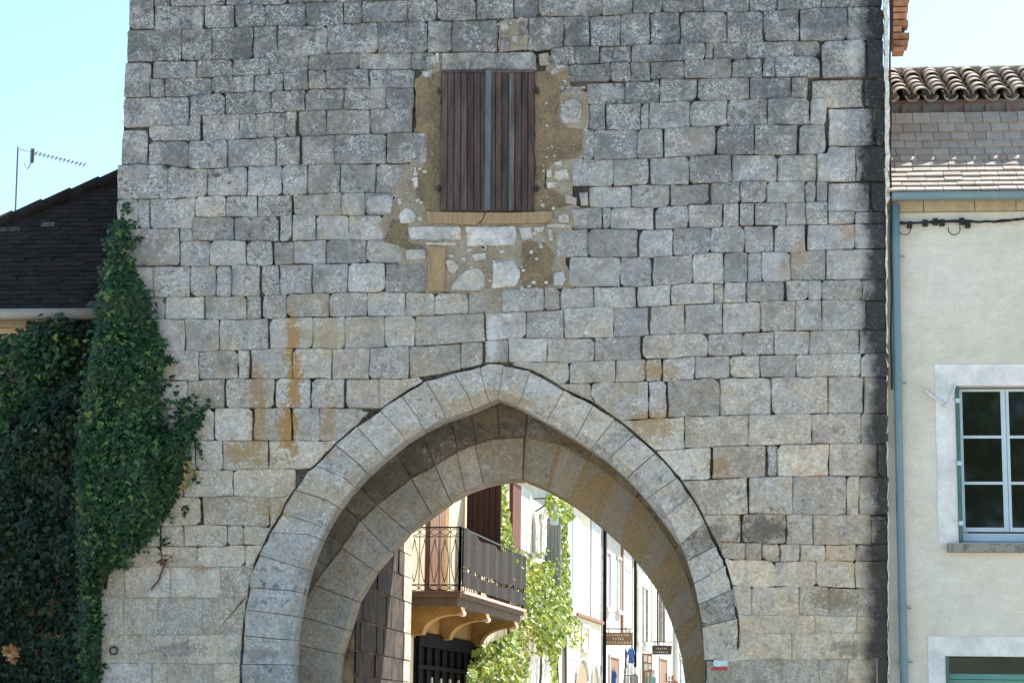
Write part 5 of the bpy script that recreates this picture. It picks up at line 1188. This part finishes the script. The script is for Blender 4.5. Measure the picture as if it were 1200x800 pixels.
rack('grey wooden display stand below the blue jacket', 730, 746, 789, S(733)-.3, (.20, .20, .19), 'display_stand')
rack('turquoise covered display table under the tapered sign', 753, 767, 791, S(756)-.3, (.10, .42, .40), 'display_table')
rack('terracotta coloured display bench at the far end of the street', 779, 793, 796, S(780)-.3, (.45, .18, .10), 'display_bench')
t = thing('notice_board', at_street(757, 838, S(752)-.1), 'brown framed notice board with pale sheets behind the turquoise table', 'notice board')
a, b = at_street(753.5, 765, S(752)-.1), at_street(764.5, 787, S(752)-.1); w_ = (b-a).dot(SNOR)
Q = lambda u, d, z: a+SNOR*u+SDIR*d+Vector((0, 0, z-a.z))
bx = lambda m, u0, u1, d0, d1, za, zb: m.hexa([Q(u0,d0,za),Q(u1,d0,za),Q(u1,d1,za),Q(u0,d1,za),Q(u0,d0,zb),Q(u1,d0,zb),Q(u1,d1,zb),Q(u0,d1,zb)])
bx(MB(), 0, w_, 0, .05, b.z, a.z).build('board', M['tan'], t)
for (u0, u1, f0, f1) in ((.1,.45,.1,.45),(.55,.9,.15,.5),(.12,.5,.55,.9),(.58,.9,.58,.85)): bx(MB(), u0*w_, u1*w_, -.012, -.002, b.z+(a.z-b.z)*(1-f1), b.z+(a.z-b.z)*(1-f0)).build('sheet', random.choice((M['limewash'], M['lemon'])), t)
for u in (.04, w_-.08): bx(MB(), u, u+.04, .01, .05, 0, b.z-.004).build('leg', M['tan'], t)
# ---- vines on the balcony house and its neighbour
vn = thing('climbing_vine', SP(S(600), .2, 0), 'sunlit yellow green vine climbing the houses beyond the balcony', 'vine')
def vine(poly, count, u0, u1, size, gap=0.0):
    xs = [p[0] for p in poly]; ys = [p[1] for p in poly]; C_ = []; N_ = []; S_ = []
    lum = [(random.uniform(min(xs), max(xs)), random.uniform(min(ys), max(ys)), random.uniform(5, 13)) for _ in range(40)]
    k = 0
    while len(C_) < count and k < count*20:
        k += 1; q = (random.uniform(min(xs), max(xs)), random.uniform(min(ys), max(ys)))
        if not in_poly(q, poly): continue
        b = max(math.exp(-((q[0]-a)**2+(q[1]-c)**2)/(r*r)) for a, c, r in lum)
        if random.random() > b*1.1+.06: continue
        u = u0+(u1-u0)*random.random()*(.4+.6*b); s, z = SW(q[0], q[1], u); p = SP(s, u, z)
        C_.append(tuple(p)); v = SNOR*1.0-SDIR*.55+Vector((random.gauss(0,.55), random.gauss(0,.55), .5+random.gauss(0,.5))); N_.append(tuple(v)); S_.append(size*random.uniform(.6, 1.25))
    return C_, N_, S_
allC = [[], [], []]
for args in (([(612,655),(622,648),(640,640),(656,652),(664,668),(664,700),(668,720),(664,745),(655,770),(640,775),(628,762),(618,775),(622,800),(612,830),(550,830),(548,800),(552,776),(552,766),(572,755),(590,748),(604,738),(613,725),(612,700),(606,690)], 5200, .05, .95, .13),
             ([(584,566),(592,566),(596,600),(602,640),(600,650),(588,645),(586,610)], 700, .04, .35, .12), ([(640,582),(652,577),(668,590),(674,606),(664,612),(650,610),(642,600)], 420, .05, .75, .15),
             ([(658,610),(664,606),(667,650),(669,700),(672,730),(664,742),(660,690)], 700, .02, .25, .12), ([(668,715),(682,730),(676,745),(690,742),(676,765),(664,752)], 130, .02, .25, .12), ([(646,775),(652,770),(656,830),(648,830)], 160, .02, .3, .12),
             ([(601,640),(618,650),(610,672),(596,662)], 120, .6, .95, .10)):
    r_ = vine(*args)
    for i in range(3): allC[i] += r_[i]
leaves('foliage', M['vine'], vn, *allC, tmpl=VIN, droop=.7)
m = MB()
for (xa, xb) in ((648, 650), (652, 655), (660, 663), (604, 588), (628, 640)):
    pts = []; 
    for k in range(14):
        f_ = k/13; s, z = SW(xa+(xb-xa)*f_+random.uniform(-1, 1), 850-f_*(200 if xa < 655 else 250), .05); pts.append(SP(s, .05+.05*random.random(), max(0, z)))
    m = MB(); m.tube(pts, .03, 6); m.build('stem', M['stem'], vn)

# ================================================================== TREES ACROSS THE SQUARE (behind the photographer; they stand in the window's reflection)
M['bark'] = plain('plane_bark', (.20, .17, .13), .9, .35, 5, .02)
M['crown'] = leaf_material('plane_leaf', [(0, (.03, .08, .015)), (.6, (.07, .13, .03)), (1, (.13, .18, .04))], .15)
for (x, y, h_, rr, lab) in ((8.5, -41, 18, 5.4, 'broad plane tree across the square reflected in the blue window'), (15.5, -44, 19, 5.8, 'tall plane tree across the square beside the broad one'), (0.5, -47, 17, 5.0, 'round plane tree across the square facing the archway')):
    t = thing('plane_tree', (x, y, 0), lab, 'tree', 'plane trees across the square')
    m = MB(); m.tube([(x, y, 0), (x+.1, y, 2.5), (x-.1, y+.1, 5), (x, y, h_*.7)], [.42, .34, .28, .12], 10); tr = m.build('trunk', M['bark'], t)
    bl = []
    for k in range(13):
        a = k*2.4; e = Vector((x+math.cos(a)*rr*.75, y+math.sin(a)*rr*.75, h_*random.uniform(.34, .92))); m = MB(); st = Vector((x, y, random.uniform(3.6, 6.5)))
        m.tube([st, st.lerp(e, .5)+Vector((0, 0, .5)), e], [.15, .09, .03], 6); m.build('limb', M['bark'], tr); bl.append(e)
    Cc = []; Nn = []
    for k in range(4200):
        b_ = random.choice(bl); v = Vector((random.gauss(0, 1), random.gauss(0, 1), random.gauss(0, .8))); v = v.normalized()*rr*.55*random.random()**.4; Cc.append(tuple(b_+v)); Nn.append((v.x+random.gauss(0,.8), v.y+random.gauss(0,.8), abs(v.z)+random.random()))
    leaves('crown', M['crown'], t, Cc, Nn, [.34]*len(Cc))
